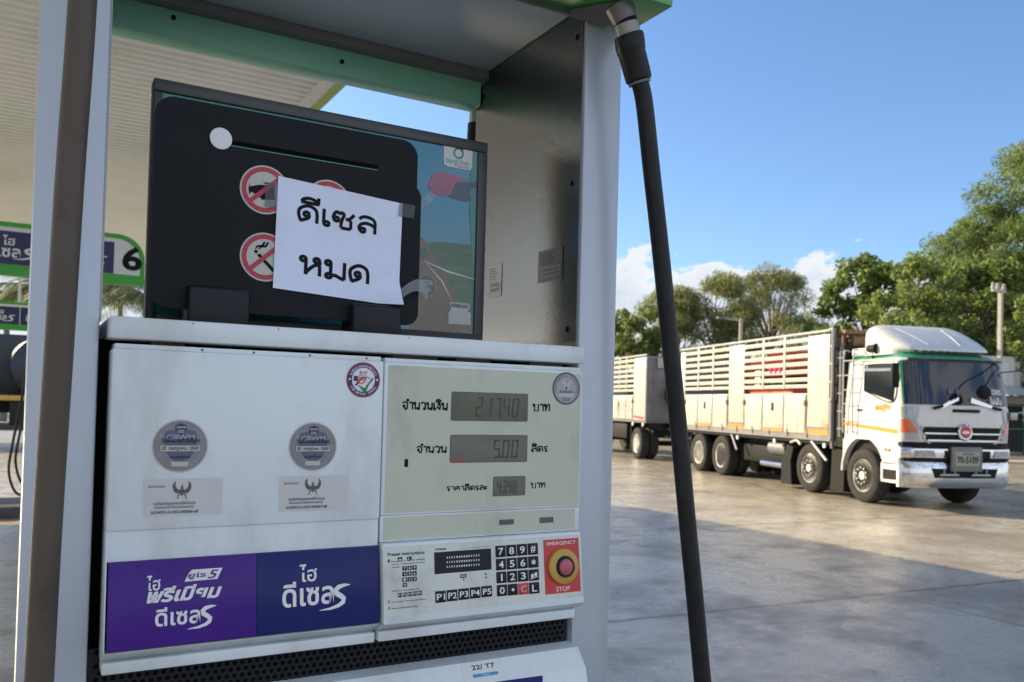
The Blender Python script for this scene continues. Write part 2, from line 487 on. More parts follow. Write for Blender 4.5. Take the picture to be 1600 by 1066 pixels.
    j = mth('MAXIMUM', joint(yrot, -5.75 + 2.05, 4.1, 0.026), joint(sp.outputs['X'], -7.1 + 2.5, 5.0, 0.014))
    c = mixc(mth('MULTIPLY', j, 0.85), c, (0.045, 0.042, 0.04))
    L.new(c, b.inputs['Base Color'])
    rr = mth('ADD', mrange(patch, 0.42, 0.58, 0.46, 0.2), mrange(wide, 0.42, 0.56, 0.14, -0.06))
    L.new(rr, b.inputs['Roughness'])
    b.inputs['Specular IOR Level'].default_value = 0.9
    b.inputs['Coat Weight'].default_value = 0.35
    b.inputs['Coat Roughness'].default_value = 0.3
    bp = N.new('ShaderNodeBump')
    bp.inputs['Strength'].default_value = 0.5
    bp.inputs['Distance'].default_value = 0.03
    hh = mth('ADD', mth('ADD', mth('ADD', mid, mth('MULTIPLY', patch, 0.7)), mth('MULTIPLY', fine, 0.25)), mth('MULTIPLY', j, -0.8))
    L.new(hh, bp.inputs['Height'])
    L.new(bp.outputs[0], b.inputs['Normal'])
    return M


MT['ground'] = ground_mat()


# ------------------------------------------------------------------ builders
class Frame:
    """A flat drawing plane: u to the right, v up, w towards the viewer."""
    def __init__(s, o, ux, uy):
        s.o, s.ux, s.uy = Vector(o), Vector(ux).normalized(), Vector(uy).normalized()
        s.n = s.ux.cross(s.uy).normalized()

    def p(s, u, v, w=0.0):
        return s.o + s.ux * u + s.uy * v + s.n * w


def face(Y):
    return Frame((0, Y, 0), (1, 0, 0), (0, 0, 1))


def lean(o):
    for v in o.data.vertices:
        if v.co.z < TILT_Z0:
            v.co.y -= TILT * (TILT_Z0 - max(v.co.z, TILT_Z1))
    for c_ in o.children:
        lean(c_)


def pr(x0, y0, x1, y1, Y):
    """left-bottom and right-top pixels on the plane y=Y -> (u0, v0, u1, v1)"""
    a, b = at_y(x0, y0, Y), at_y(x1, y1, Y)
    return a.x, a.z, b.x, b.z


class MB:
    def __init__(s):
        s.bm = bmesh.new()

    def box(s, x0, x1, y0, y1, z0, z1, bev=0.0, seg=2):
        r = bmesh.ops.create_cube(s.bm, size=1.0)
        vs = r['verts']
        for v in vs:
            v.co = Vector((x0 + (v.co.x + .5) * (x1 - x0), y0 + (v.co.y + .5) * (y1 - y0), z0 + (v.co.z + .5) * (z1 - z0)))
        if bev:
            es = list({e for v in vs for e in v.link_edges})
            bmesh.ops.bevel(s.bm, geom=es, offset=bev, segments=seg, affect='EDGES', profile=0.5)
        return s

    def prism(s, pts, vec, caps=True):
        """closed outline of 3D points pushed along vec"""
        vec = Vector(vec)
        a = [s.bm.verts.new(Vector(p)) for p in pts]
        b = [s.bm.verts.new(Vector(p) + vec) for p in pts]
        n = len(pts)
        fs = []
        for i in range(n):
            fs.append(s.bm.faces.new((a[i], a[(i + 1) % n], b[(i + 1) % n], b[i])))
        if caps:
            fs.append(s.bm.faces.new(a[::-1]))
            fs.append(s.bm.faces.new(b))
        bmesh.ops.recalc_face_normals(s.bm, faces=fs)
        return s

    def cyl(s, p0, p1, r0, r1=None, n=20, caps=True):
        return s.tube([p0, p1], [r0, r0 if r1 is None else r1], n, caps)

    def tube(s, pts, r, n=12, caps=True):
        pts = [Vector(p) for p in pts]
        rs = r if isinstance(r, (list, tuple)) else [r] * len(pts)
        rings = []
        t0 = (pts[1] - pts[0]).normalized()
        ref = t0.orthogonal().normalized()
        for i, p in enumerate(pts):
            t = (pts[min(i + 1, len(pts) - 1)] - pts[max(i - 1, 0)]).normalized()
            ref = (ref - t * ref.dot(t)).normalized()
            bi = t.cross(ref)
            rings.append([s.bm.verts.new(p + (ref * math.cos(a) + bi * math.sin(a)) * rs[i]) for a in (2 * math.pi * k / n for k in range(n))])
        fs = []
        for A, B in zip(rings, rings[1:]):
            for k in range(n):
                fs.append(s.bm.faces.new((A[k], A[(k + 1) % n], B[(k + 1) % n], B[k])))
        if caps:
            fs.append(s.bm.faces.new(rings[0][::-1]))
            fs.append(s.bm.faces.new(rings[-1]))
        bmesh.ops.recalc_face_normals(s.bm, faces=fs)
        return s

    def lathe(s, prof, o, axis, n=32):
        """prof: (radius, height along axis)"""
        o, axis = Vector(o), Vector(axis).normalized()
        a = axis.orthogonal().normalized()
        b = axis.cross(a)
        rings = [[s.bm.verts.new(o + axis * h + (a * math.cos(t) + b * math.sin(t)) * max(r, 1e-5)) for t in (2 * math.pi * k / n for k in range(n))] for r, h in prof]
        fs = []
        for A, B in zip(rings, rings[1:]):
            for k in range(n):
                fs.append(s.bm.faces.new((A[k], A[(k + 1) % n], B[(k + 1) % n], B[k])))
        for ring in (rings[0], rings[-1]):
            fs.append(s.bm.faces.new(ring))
        bmesh.ops.recalc_face_normals(s.bm, faces=fs)
        return s

    def loft(s, rings, closed=True, caps=True):
        vr = [[s.bm.verts.new(Vector(p)) for p in r] for r in rings]
        fs = []
        n = len(vr[0])
        for A, B in zip(vr, vr[1:]):
            for k in range(n if closed else n - 1):
                fs.append(s.bm.faces.new((A[k], A[(k + 1) % n], B[(k + 1) % n], B[k])))
        if caps and closed:
            fs.append(s.bm.faces.new(vr[0][::-1]))
            fs.append(s.bm.faces.new(vr[-1]))
        bmesh.ops.recalc_face_normals(s.bm, faces=fs)
        return s

    # flat drawing on a Frame (prints, stickers)
    def fp(s, fr, pts, w=0.0):
        f = s.bm.faces.new([s.bm.verts.new(fr.p(u, v, w)) for u, v in pts])
        f.normal_update()
        if f.normal.dot(fr.n) < 0:
            f.normal_flip()
        return s

    def frect(s, fr, u0, v0, u1, v1, w=0.0):
        return s.fp(fr, [(u0, v0), (u1, v0), (u1, v1), (u0, v1)], w)

    def frrect(s, fr, u0, v0, u1, v1, r, w=0.0, n=5):
        pts = []
        for cx, cy, a0 in ((u1 - r, v1 - r, 0), (u0 + r, v1 - r, 90), (u0 + r, v0 + r, 180), (u1 - r, v0 + r, 270)):
            for k in range(n + 1):
                a = R(a0 + 90 * k / n)
                pts.append((cx + r * math.cos(a), cy + r * math.sin(a)))
        return s.fp(fr, pts, w)

    def fdisc(s, fr, cu, cv, r, w=0.0, n=36):
        return s.fp(fr, [(cu + r * math.cos(2 * math.pi * k / n), cv + r * math.sin(2 * math.pi * k / n)) for k in range(n)], w)

    def fring(s, fr, cu, cv, r0, r1, w=0.0, n=40):
        for k in range(n):
            a, b = 2 * math.pi * k / n, 2 * math.pi * (k + 1) / n
            s.fp(fr, [(cu + q * math.cos(t), cv + q * math.sin(t)) for q, t in ((r0, a), (r1, a), (r1, b), (r0, b))], w)
        return s

    def fstroke(s, fr, pts, wd, w=0.0):
        """polyline of (u, v) with widths"""
        P = [Vector(p) for p in pts]
        ws = wd if isinstance(wd, (list, tuple)) else [wd] * len(P)
        L, Rr = [], []
        for i, p in enumerate(P):
            t = (P[min(i + 1, len(P) - 1)] - P[max(i - 1, 0)]).normalized()
            nn = Vector((-t.y, t.x)) * ws[i] / 2
            L.append(p + nn)
            Rr.append(p - nn)
        for i in range(len(P) - 1):
            s.fp(fr, [L[i], L[i + 1], Rr[i + 1], Rr[i]], w)
        return s

    def text(s, fr, body, u0, v0, u1, v1, w=0.0, bold=0.0, shear=0.0, rot=0.0):
        """lettering stretched to the box u0..u1, v0..v1"""
        vs, fs = glyphs(body, bold, shear)
        if not len(vs):
            return s
        lo, hi = vs.min(0), vs.max(0)
        sx = (u1 - u0) / max(hi[0] - lo[0], 1e-6)
        sy = (v1 - v0) / max(hi[1] - lo[1], 1e-6)
        bv = []
        cu, cv = (u0 + u1) / 2, (v0 + v1) / 2
        c, sn = math.cos(rot), math.sin(rot)
        for x, y in vs:
            u, v = u0 + (x - lo[0]) * sx - cu, v0 + (y - lo[1]) * sy - cv
            bv.append(s.bm.verts.new(fr.p(cu + u * c - v * sn, cv + u * sn + v * c, w)))
        for f in fs:
            try:
                ff = s.bm.faces.new([bv[i] for i in f])
            except ValueError:
                continue
            ff.normal_update()
            if ff.normal.dot(fr.n) < 0:
                ff.normal_flip()
        return s

    def arc_text(s, fr, body, cu, cv, r, a_mid, step, h, w=0.0, flip=False, bold=0.0):
        n = len(body)
        for i, ch in enumerate(body):
            if ch == ' ':
                continue
            k = i - (n - 1) / 2
            a = a_mid + (k * step if flip else -k * step)
            u, v = cu + r * math.cos(a), cv + r * math.sin(a)
            wd = step * r * 0.8
            s.text(fr, ch, u - wd / 2, v - h / 2, u + wd / 2, v + h / 2, w, bold, 0, (a + math.pi / 2) if flip else (a - math.pi / 2))
        return s

    def thai(s, fr, body, u0, v0, u1, v1, w=0.0, sw=.12, wfun=None):
        """looped upright lettering drawn with strokes, stretched to the box"""
        x, items = 0.0, []
        for ch in body:
            adv, strokes = LOOPED[ch]
            ox = x if adv > 0 else x - 1.0
            for st in strokes:
                if st[0] == 'o':
                    items.append([(ox + st[1] + st[3] * math.cos(2 * math.pi * k / 14), st[2] + st[3] * math.sin(2 * math.pi * k / 14)) for k in range(15)])
                elif st[0] == 's':
                    items.append([(ox + p.x, p.y) for p in spline([(a, b_, 0) for a, b_ in st[1]], 18)])
                else:
                    items.append([(ox + a, b_) for a, b_ in st[1]])
            x += max(adv, 0)
        xs = [p[0] for q in items for p in q]
        ys = [p[1] for q in items for p in q]
        sx, sy = (u1 - u0) / (max(xs) - min(xs)), (v1 - v0) / (max(ys) - min(ys))
        for i, q in enumerate(items):
            s.fstroke(fr, [(u0 + (a - min(xs)) * sx, v0 + (b_ - min(ys)) * sy) for a, b_ in q], sw * min(sx, sy), w + i * 1.5e-5)
        return s

    def seg7(s, fr, u, v, wd, h, ch, w=0.0, th=0.16, shear=0.1):
        on = {'0': 'abcdef', '1': 'bc', '2': 'abged', '3': 'abgcd', '4': 'fgbc', '5': 'afgcd', '6': 'afgedc', '7': 'abc', '8': 'abcdefg', '9': 'abcdfg'}[ch]
        t = th * wd
        g = t * .25
        hm = h / 2
        S = {'a': (t * .5, h - t, wd - t * .5, h), 'd': (t * .5, 0, wd - t * .5, t), 'g': (t * .5, hm - t / 2, wd - t * .5, hm + t / 2),
             'b': (wd - t, hm + g, wd, h - g), 'c': (wd - t, g, wd, hm - g), 'f': (0, hm + g, t, h - g), 'e': (0, g, t, hm - g)}
        for k in on:
            a, b, c, d = S[k]
            s.fp(fr, [(u + x + y * shear, v + y) for x, y in ((a, b), (c, b), (c, d), (a, d))], w)
        return s

    def build(s, name, m, parent=None, smooth=True, angle=38):
        me = bpy.data.meshes.new(name)
        s.bm.to_mesh(me)
        s.bm.free()
        me.materials.append(MT[m] if isinstance(m, str) else m)
        if smooth:
            me.polygons.foreach_set('use_smooth', [True] * len(me.polygons))
            me.set_sharp_from_angle(angle=R(angle))
        o = bpy.data.objects.new(name, me)
        COL.objects.link(o)
        hang(o, parent)
        return o


_ring = lambda x, y, r=.12: ('o', x, y, r)
_sp = lambda *p: ('s', p)
_ln = lambda *p: ('l', p)
LOOPED = {
    'ด': (1.05, [_sp((.16, .02), (.07, .42), (.12, .75), (.45, .98), (.78, .84), (.87, .5), (.87, 0)), _ring(.41, .47), _sp((.13, .02), (.34, .14), (.51, .28), (.535, .46))]),
    'ต': (1.05, [_sp((.16, .02), (.07, .42), (.12, .85), (.30, .97), (.47, .84)), _sp((.47, .84), (.62, .97), (.80, .86), (.87, .5), (.87, 0)), _ring(.41, .45), _sp((.13, .02), (.34, .14), (.51, .28), (.535, .44))]),
    'ค': (1.05, [_sp((.16, .02), (.07, .42), (.12, .75), (.45, .98), (.78, .84), (.87, .5), (.87, 0)), _ring(.50, .55), _sp((.38, .54), (.26, .36), (.14, .03))]),
    'เ': (.50, [_ln((.12, 1), (.12, .16)), _ring(.25, .13), _ln((.12, .16), (.14, .10))]),
    'ซ': (1.12, [_ring(.18, .52), _sp((.09, .44), (.04, .66), (.14, .93), (.25, .95), (.31, .84)), _sp((.31, .84), (.40, .96), (.52, .86), (.44, .55), (.40, .30), (.40, .03)), _ln((.40, .03), (.80, .03), (.84, .10), (.84, .48), (.72, .62)), _sp((.60, .60), (.78, .66), (.98, .96))]),
    'ล': (1.02, [_sp((.10, .80), (.24, .95), (.46, 1.0), (.74, .90), (.84, .65), (.84, 0)), _sp((.84, .42), (.64, .56), (.40, .60), (.16, .46), (.10, .22), (.18, .10)), _ring(.27, .14)]),
    'ห': (1.08, [_ring(.14, .86), _ln((.26, .88), (.26, 0)), _sp((.26, .08), (.42, .34), (.62, .56), (.80, .66)), _ring(.72, .86), _sp((.84, .86), (.86, .70), (.80, .64)), _ln((.82, .62), (.86, .50), (.86, 0))]),
    'ม': (1.05, [_ring(.14, .86), _ln((.26, .88), (.26, .16)), _ring(.17, .13), _sp((.28, .16), (.46, .20), (.66, .10), (.86, .01)), _ln((.86, .0), (.86, 1))]),
    'น': (1.05, [_ring(.14, .86), _ln((.26, .88), (.26, .02)), _sp((.26, .06), (.44, .18), (.66, .22), (.76, .22)), _ring(.74, .13), _ln((.86, .12), (.86, 1))]),
    'บ': (1.05, [_ring(.14, .86), _ln((.26, .88), (.26, .04), (.86, .04), (.86, 1))]),
    'ท': (1.05, [_ring(.14, .86), _ln((.26, .88), (.26, 0)), _sp((.26, .15), (.42, .60), (.58, .92), (.76, .96), (.86, .80), (.86, 0))]),
    'จ': (1.0, [_sp((.10, .80), (.24, .95), (.46, 1.0), (.74, .88), (.80, .6), (.78, .20), (.62, .02), (.46, .08), (.40, .34)), _ring(.30, .44)]),
    'ว': (.92, [_sp((.10, .82), (.24, .96), (.44, 1.0), (.68, .86), (.74, .5), (.74, .14)), _ring(.62, .13)]),
    'ง': (.80, [_ring(.36, .86), _sp((.48, .86), (.56, .60), (.58, .06)), _ln((.58, .04), (.06, .52))]),
    'ร': (.78, [_ring(.40, .13), _sp((.52, .16), (.50, .42), (.30, .56), (.12, .66), (.16, .88), (.36, .90), (.66, .96))]),
    'า': (.74, [_sp((.10, .80), (.22, .96), (.40, 1.0), (.56, .84), (.58, .5), (.58, 0))]),
    'ำ': (.74, [_ring(-.16, 1.26), _sp((.10, .80), (.22, .96), (.40, 1.0), (.56, .84), (.58, .5), (.58, 0))]),
    'ะ': (.56, [_ring(.14, .66, .1), _sp((.22, .60), (.38, .70), (.44, .90)), _ring(.14, .22, .1), _sp((.22, .16), (.38, .26), (.44, .46))]),
    'ิ': (0, [_sp((.12, 1.18), (.22, 1.36), (.50, 1.44), (.80, 1.32), (.88, 1.18)), _ln((.10, 1.17), (.90, 1.17))]),
    'ี': (0, [_sp((.12, 1.18), (.22, 1.36), (.50, 1.44), (.80, 1.32), (.88, 1.18)), _ln((.10, 1.17), (.90, 1.17)), _ln((.86, 1.17), (.86, 1.56))]),
}
_GL = {}


def glyphs(body, bold, shear):
    key = (body, bold, shear)
    if key not in _GL:
        c = bpy.data.curves.new('lettering', 'FONT')
        c.body = body
        c.size = 1.0
        c.offset = bold
        c.shear = shear
        c.resolution_u = 3
        o = bpy.data.objects.new('lettering', c)
        COL.objects.link(o)
        me = bpy.data.meshes.new_from_object(o.evaluated_get(bpy.context.evaluated_depsgraph_get()))
        vs = np.array([(v.co.x, v.co.y) for v in me.vertices]) if len(me.vertices) else np.zeros((0, 2))
        fs = [tuple(p.vertices) for p in me.polygons]
        bpy.data.objects.remove(o)
        bpy.data.curves.remove(c)
        bpy.data.meshes.remove(me)
        _GL[key] = (vs, fs)
    return _GL[key]


LOCAL = set()          # things whose parts are drawn in the thing's own coordinates


def hang(o, parent):
    if parent is None:
        return
    o.parent = parent
    if parent.type == 'EMPTY' and parent.name not in LOCAL:
        o.matrix_parent_inverse = parent.matrix_basis.inverted()


def thing(name, label, cat, loc=(0, 0, 0), rotz=0.0, group=None, local=False):
    o = bpy.data.objects.new(name, None)
    o.empty_display_size = 0.2
    COL.objects.link(o)
    o.matrix_basis = Matrix.Translation(loc) @ Matrix.Rotation(rotz, 4, 'Z')
    o['label'], o['category'] = label, cat
    if group:
        o['group'] = group
    if local:
        LOCAL.add(o.name)
    return o


def tag(o, label, cat, group=None):
    o['label'], o['category'] = label, cat
    if group:
        o['group'] = group
    return o


def struct(o):
    o['kind'] = 'structure'
    return o


def dup(o, parent=None):
    c = o.copy()
    COL.objects.link(c)
    if parent is not None:
        c.parent = parent
    for ch in list(o.children):
        dup(ch, c)
    return c


def spline(pts, n=40):
    """Catmull-Rom through points"""
    P = [Vector(p) for p in pts]
    P = [P[0] * 2 - P[1]] + P + [P[-1] * 2 - P[-2]]
    out = []
    segs = len(P) - 3
    for i in range(segs):
        p0, p1, p2, p3 = P[i:i + 4]
        for k in range(n // segs + 1):
            t = k / (n // segs + 1)
            out.append(0.5 * ((2 * p1) + (p2 - p0) * t + (2 * p0 - 5 * p1 + 4 * p2 - p3) * t * t + (3 * p1 - p0 - 3 * p2 + p3) * t ** 3))
    out.append(P[-2])
    return out


exec_parts = []
# ------------------------------------------------------------------ the ground
g = MB()
g.bm.faces.new([g.bm.verts.new(p) for p in ((-500, -300, 0), (700, -300, 0), (700, 900, 0), (-500, 900, 0))])
struct(g.build('ground', 'ground', smooth=False))

# ------------------------------------------------------------------ canopy over the pumps
CX, CZ, CY0, CY1 = 2.80, 5.0, -0.6, 22.5
CX0 = -7.5
canopy = thing('canopy', 'white ribbed sheet canopy roof with lime edge above the pumps', 'canopy', (-4, 10, CZ))
b = MB()
pitch, dep = 0.155, 0.040
prof = []
y = CY0
while y < CY1:
    for dy, dz in ((0, 0), (0.052, 0), (0.072, dep), (0.135, dep)):
        prof.append((y + dy, CZ + dz))
    y += pitch
va = [b.bm.verts.new((CX0, yy, zz)) for yy, zz in prof]
vb = [b.bm.verts.new((CX - 0.22, yy, zz)) for yy, zz in prof]
for i in range(len(prof) - 1):
    b.bm.faces.new((va[i], vb[i], vb[i + 1], va[i + 1]))
b.build('soffit', 'soffit', canopy, smooth=False)
MB().box(CX0, CX, CY0, CY1, CZ + 0.05, CZ + 0.45).build('roof', 'soffit', canopy, smooth=False)
MB().box(CX - 0.22, CX - 0.075, CY0, CY1, CZ - 0.012, CZ + 0.045).build('gutter', 'signwhite', canopy, smooth=False)
MB().box(CX - 0.075, CX + 0.03, CY0, CY1, CZ - 0.02, CZ + 0.55).build('fascia', 'lime', canopy, smooth=False)

# ------------------------------------------------------------------ the fuel pump in front
IS = MB().box(-1.2, 2.2, 1.05, 2.05, 0, 0.15, 0.02).build('island_kerb', 'pave')
struct(IS)
XL0, XL1, XR0, XR1 = 0.003, 0.0885, 0.8815, 0.9675
YF, YB = 1.30, 1.74
HZ = 2.42
pump = thing('fuel_dispenser', 'tall white fuel dispenser with price displays and purple and navy fuel signs', 'fuel pump', ((XL0 + XR1) / 2, 1.5, 0.15), group='fuel dispensers under the canopy')
colL = MB().box(XL0, XL1, YF, YB, 0.15, HZ, 0.004).build('column', 'column', pump)
colR = MB().box(XR0 + .0025, XR1, YF, YB, 0.15, HZ, 0.004).build('column', 'column', pump)
# steel lining of the opening
MB().box(XR0, XR0 + .0024, YB - .0618, YB - .003, 1.80, HZ).build('side_lining', 'steel', pump)
wall = MB().box(XR0, XR0 + .0024, YF + .0064, YB - .062, 1.80, HZ + .0195).build('side_lining', 'steel', pump)
MB().box(XL1, XL1 + .0024, YF + .0064, YB - .062, 1.80, HZ + .0195).build('side_lining', 'steel', pump)
wf = Frame((XR0, 0, 0), (0, -1, 0), (0, 0, 1))


def wpix(x, y):
    p = at_x(x, y, XR0)
    return -p.y, p.z


for px, py in ((902, 58), (894, 287), (887, 515), (755, 152)):
    u, v = wpix(px, py)
    MB().fdisc(wf, u, v, 0.0062, 0.0006, 16).build('rivet_hole', 'gap', wall, smooth=False)
    if px > 800:
        MB().fring(wf, u, v, 0.0062, 0.0082, 0.0008, 16).build('grommet', 'cast', wall, smooth=False)
# rating plates on the lining
for (ax, ay, bx, by, bright) in ((841, 443, 880, 384, False), (762, 466, 785, 411, True)):
    u0, v0 = wpix(ax, ay)
    u1, v1 = wpix(bx, by)
    pl = MB().frect(wf, u0, v0, u1, v1, 0.0012).build('rating_plate', 'stk_lab' if bright else 'cast', pump, smooth=False)
    MB().frect(wf, u0 + (u1 - u0) * .18, v0 + (v1 - v0) * .12, u0 + (u1 - u0) * .92, v0 + (v1 - v0) * .46, 0.0018).build('plate_label', 'stk_rim' if bright else 'stk_grey', pl, smooth=False)
    t = MB()
    w_, h_ = u1 - u0, v1 - v0
    t.text(wf, 'วันสิ้นอายุคำรับรอง', u0 + w_ * .24, v0 + h_ * .3, u0 + w_ * .86, v0 + h_ * .42, .0024)
    t.text(wf, '20 กรกฎาคม 2569', u0 + w_ * .24, v0 + h_ * .16, u0 + w_ * .86, v0 + h_ * .26, .0024)
    for k in range(5):
        t.frect(wf, u0 + w_ * .1, v0 + h_ * (.55 + .08 * k), u0 + w_ * (.6 + .06 * (k % 3)), v0 + h_ * (.565 + .08 * k), .0018)
    t.build('lettering', 'ink', pl, smooth=False)

# hood
HX0, HX1, HY0, HY1 = -0.028, 0.993, 1.185, 1.86
hood = MB()
hood.box(HX0, HX1, HY0, YF + .006, HZ + .001, HZ + 0.24, 0.003)
hood.box(HX0, HX1, YB - .03, HY1, HZ + .03, HZ + 0.24, 0.003)
hood.box(HX0, XL1 - .001, YF + .0062, YB - .0302, HZ + .0012, HZ + 0.24)
hood.box(XR0 + .003, HX1, YF + .0062, YB - .0302, HZ + .0012, HZ + 0.24)
hood = hood.build('hood', 'green', pump)
MB().box(XL1, XR0, YF + .0064, YB - .062, HZ + 0.02, HZ + .05, 0.004).build('soffit_panel', 'hoodgrey', pump)
MB().box(XL1 + .0005, XR0 - .0005, YB - .0618, YB - .0304, HZ + .004, HZ + .05).build('soffit_trim', 'hoodtrim', pump)
MB().box(XL1 + .0005, XR0 - .0005, YF + .001, YF + .0062, HZ - .006, HZ + .03).build('front_trim', 'cast', pump)
beam = MB().box(XL1 + .0026, XR0 - .0026, YB - .03, YB + .02, 2.371, HZ + .028, 0.002).build('back_beam', 'teal_green', pump)
for px, py in ((271, 28), (534, 97)):
    p = at_y(px, py, YB - .0305)
    MB().lathe([(0, 0), (.0045, 0), (.0045, .004), (0, .005)], (p.x, p.y, p.z), (0, -1, 0), 10).build('screw', 'ink', beam)

# dark recess behind the panels, shelf and front panels
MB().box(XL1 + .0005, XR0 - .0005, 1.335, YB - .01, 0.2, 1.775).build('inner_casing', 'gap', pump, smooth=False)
for x0, x1 in ((.155, .20), (.52, .60), (.635, .70), (.78, .85)):
    MB().box(x0, x1, 1.30, 1.334, 1.768, 1.774).build('packing_strip', 'gap2', pump, smooth=False)
shelf = MB().box(.099, .8780, 1.272, YB - .02, 1.774, 1.8045, 0.003).build('shelf', 'white', pump)
for px in (301, 435, 640, 857, 896):
    p = at_y(px, 515, 1.272)
    MB().lathe([(0, 0), (.0012, 0), (0, .0006)], (p.x, 1.272, 1.8045 - .004), (0, -1, 0), 8).build('screw', 'cast', shelf)

PF = 1.27                      # front plane of the doors


def bezel_panel(name, x0, x1, z_top, z_mid, z_low, m, deep=0.03, lip=0.02):
    """door skin: flat front, flange turned back along the top, underside sloping in to a pale lip"""
    o = MB()
    o.box(x0, x1, PF, 1.334, z_mid, z_top - .0065, 0.0022)
    o.box(x0 + .003, x1 - .003, PF + .006, 1.333, z_top - .0064, z_top, 0.001)
    o = o.build(name, m, pump)
    return o


ZB = 1.3525
door = MB()
door.box(.1035, .4935, PF, 1.334, 1.512, 1.7605, .0025)
door.box(.1065, .4905, PF + .005, 1.332, 1.7606, 1.7675, .001)
door.box(.1055, .4925, PF + .0035, 1.334, 1.4705, 1.5118)
door.box(.1035, .1054, PF + .0006, 1.334, ZB, 1.5118, .0008)
door.prism([(0, 0, 0)] * 0 or [(.1035, PF + .001, ZB - .0002), (.1035, 1.3, ZB - .0182), (.1035, 1.334, ZB - .0182), (.1035, 1.334, ZB - .0002)], (.39, 0, 0))
door.box(.1042, .4928, 1.2905, 1.333, ZB - .0345, ZB - .0184, .002)
door = door.build('door_panel', 'white', pump)
for px in (317, 398, 486, 575):
    p = at_y(px, 545, PF)
    MB().lathe([(0, 0), (.0019, 0), (.0013, .0008), (0, .001)], (p.x, PF + .005, 1.764), (0, -1, 0), 10).build('screw', 'cast', door)

fF = face(PF)


def swoosh(mb, fr, u0, v0, u1, v1, w):
    """the sweeping Latin s that ends the fuel name"""
    pts = [(1.0, 1.0), (.80, .99), (.62, .93), (.52, .80), (.55, .66), (.68, .55), (.78, .42), (.76, .27), (.62, .14), (.36, .04), (0.0, 0.0)]
    wd = [.03, .14, .20, .23, .23, .22, .22, .2, .16, .11, .02]
    h = v1 - v0
    mb.fstroke(fr, [(u0 + x * (u1 - u0), v0 + y * h) for x, y in pts], [q * h for q in wd], w)


SY = 1.2685
pur = MB().box(.1075, .3040, PF - .0015, PF + .012, 1.3545, 1.4700, .0008).build('fuel_sign', 'purple', pump)
pur['label'] = 'purple fuel sign'
t = MB()
fs = face(SY - .0006)
def Q(a, bb, c, d):
    p, q = at_tilt(a, bb, SY), at_tilt(c, d, SY)
    return p.x, p.z, q.x, q.z


t.text(fs, 'ไฮ', *Q(229, 924, 251, 898.5), bold=.012)
t.text(fs, 'พรีเมียม', *Q(229, 943.5, 347, 909.5), bold=.035, shear=.3)
t.text(fs, 'ดีเซล', *Q(242, 980, 313, 944), bold=.02)
u0, v0, u1, v1 = Q(293, 983, 338, 946)
swoosh(t, fs, u0, v0, u1, v1, .0001)
u0, v0, u1, v1 = Q(288, 909, 346.5, 887)
t.fp(fs, [(u0, v0), (u1 - .006, v0 + .0005), (u1 + .001, v1), (u0 + .010, v1), (u0 + .006, v1 - .004)])
t.build('lettering', 'film', pur, smooth=False)
t = MB()
t.text(face(SY - .0012), 'ยูโร', *Q(293.5, 905.8, 322, 892.5), bold=.02, shear=.15)
t.text(face(SY - .0012), '5', *Q(324, 904, 341, 889.5), bold=.012, shear=.3)
t.build('lettering', 'purple', pur, smooth=False)
nav = MB().box(.3042, .4925, PF - .0015, PF + .012, 1.3545, 1.4700, .0008).build('fuel_sign', 'navy', pump)
nav['label'] = 'navy fuel sign'
t = MB()
t.text(fs, 'ไฮ', *Q(468, 910, 495, 880.5), bold=.012)
t.text(fs, 'ดีเซล', *Q(441, 950.5, 521, 904), bold=.02)
swoosh(t, fs, *Q(499, 954, 547, 913), .0001)
t.build('lettering', 'film', nav, smooth=False)


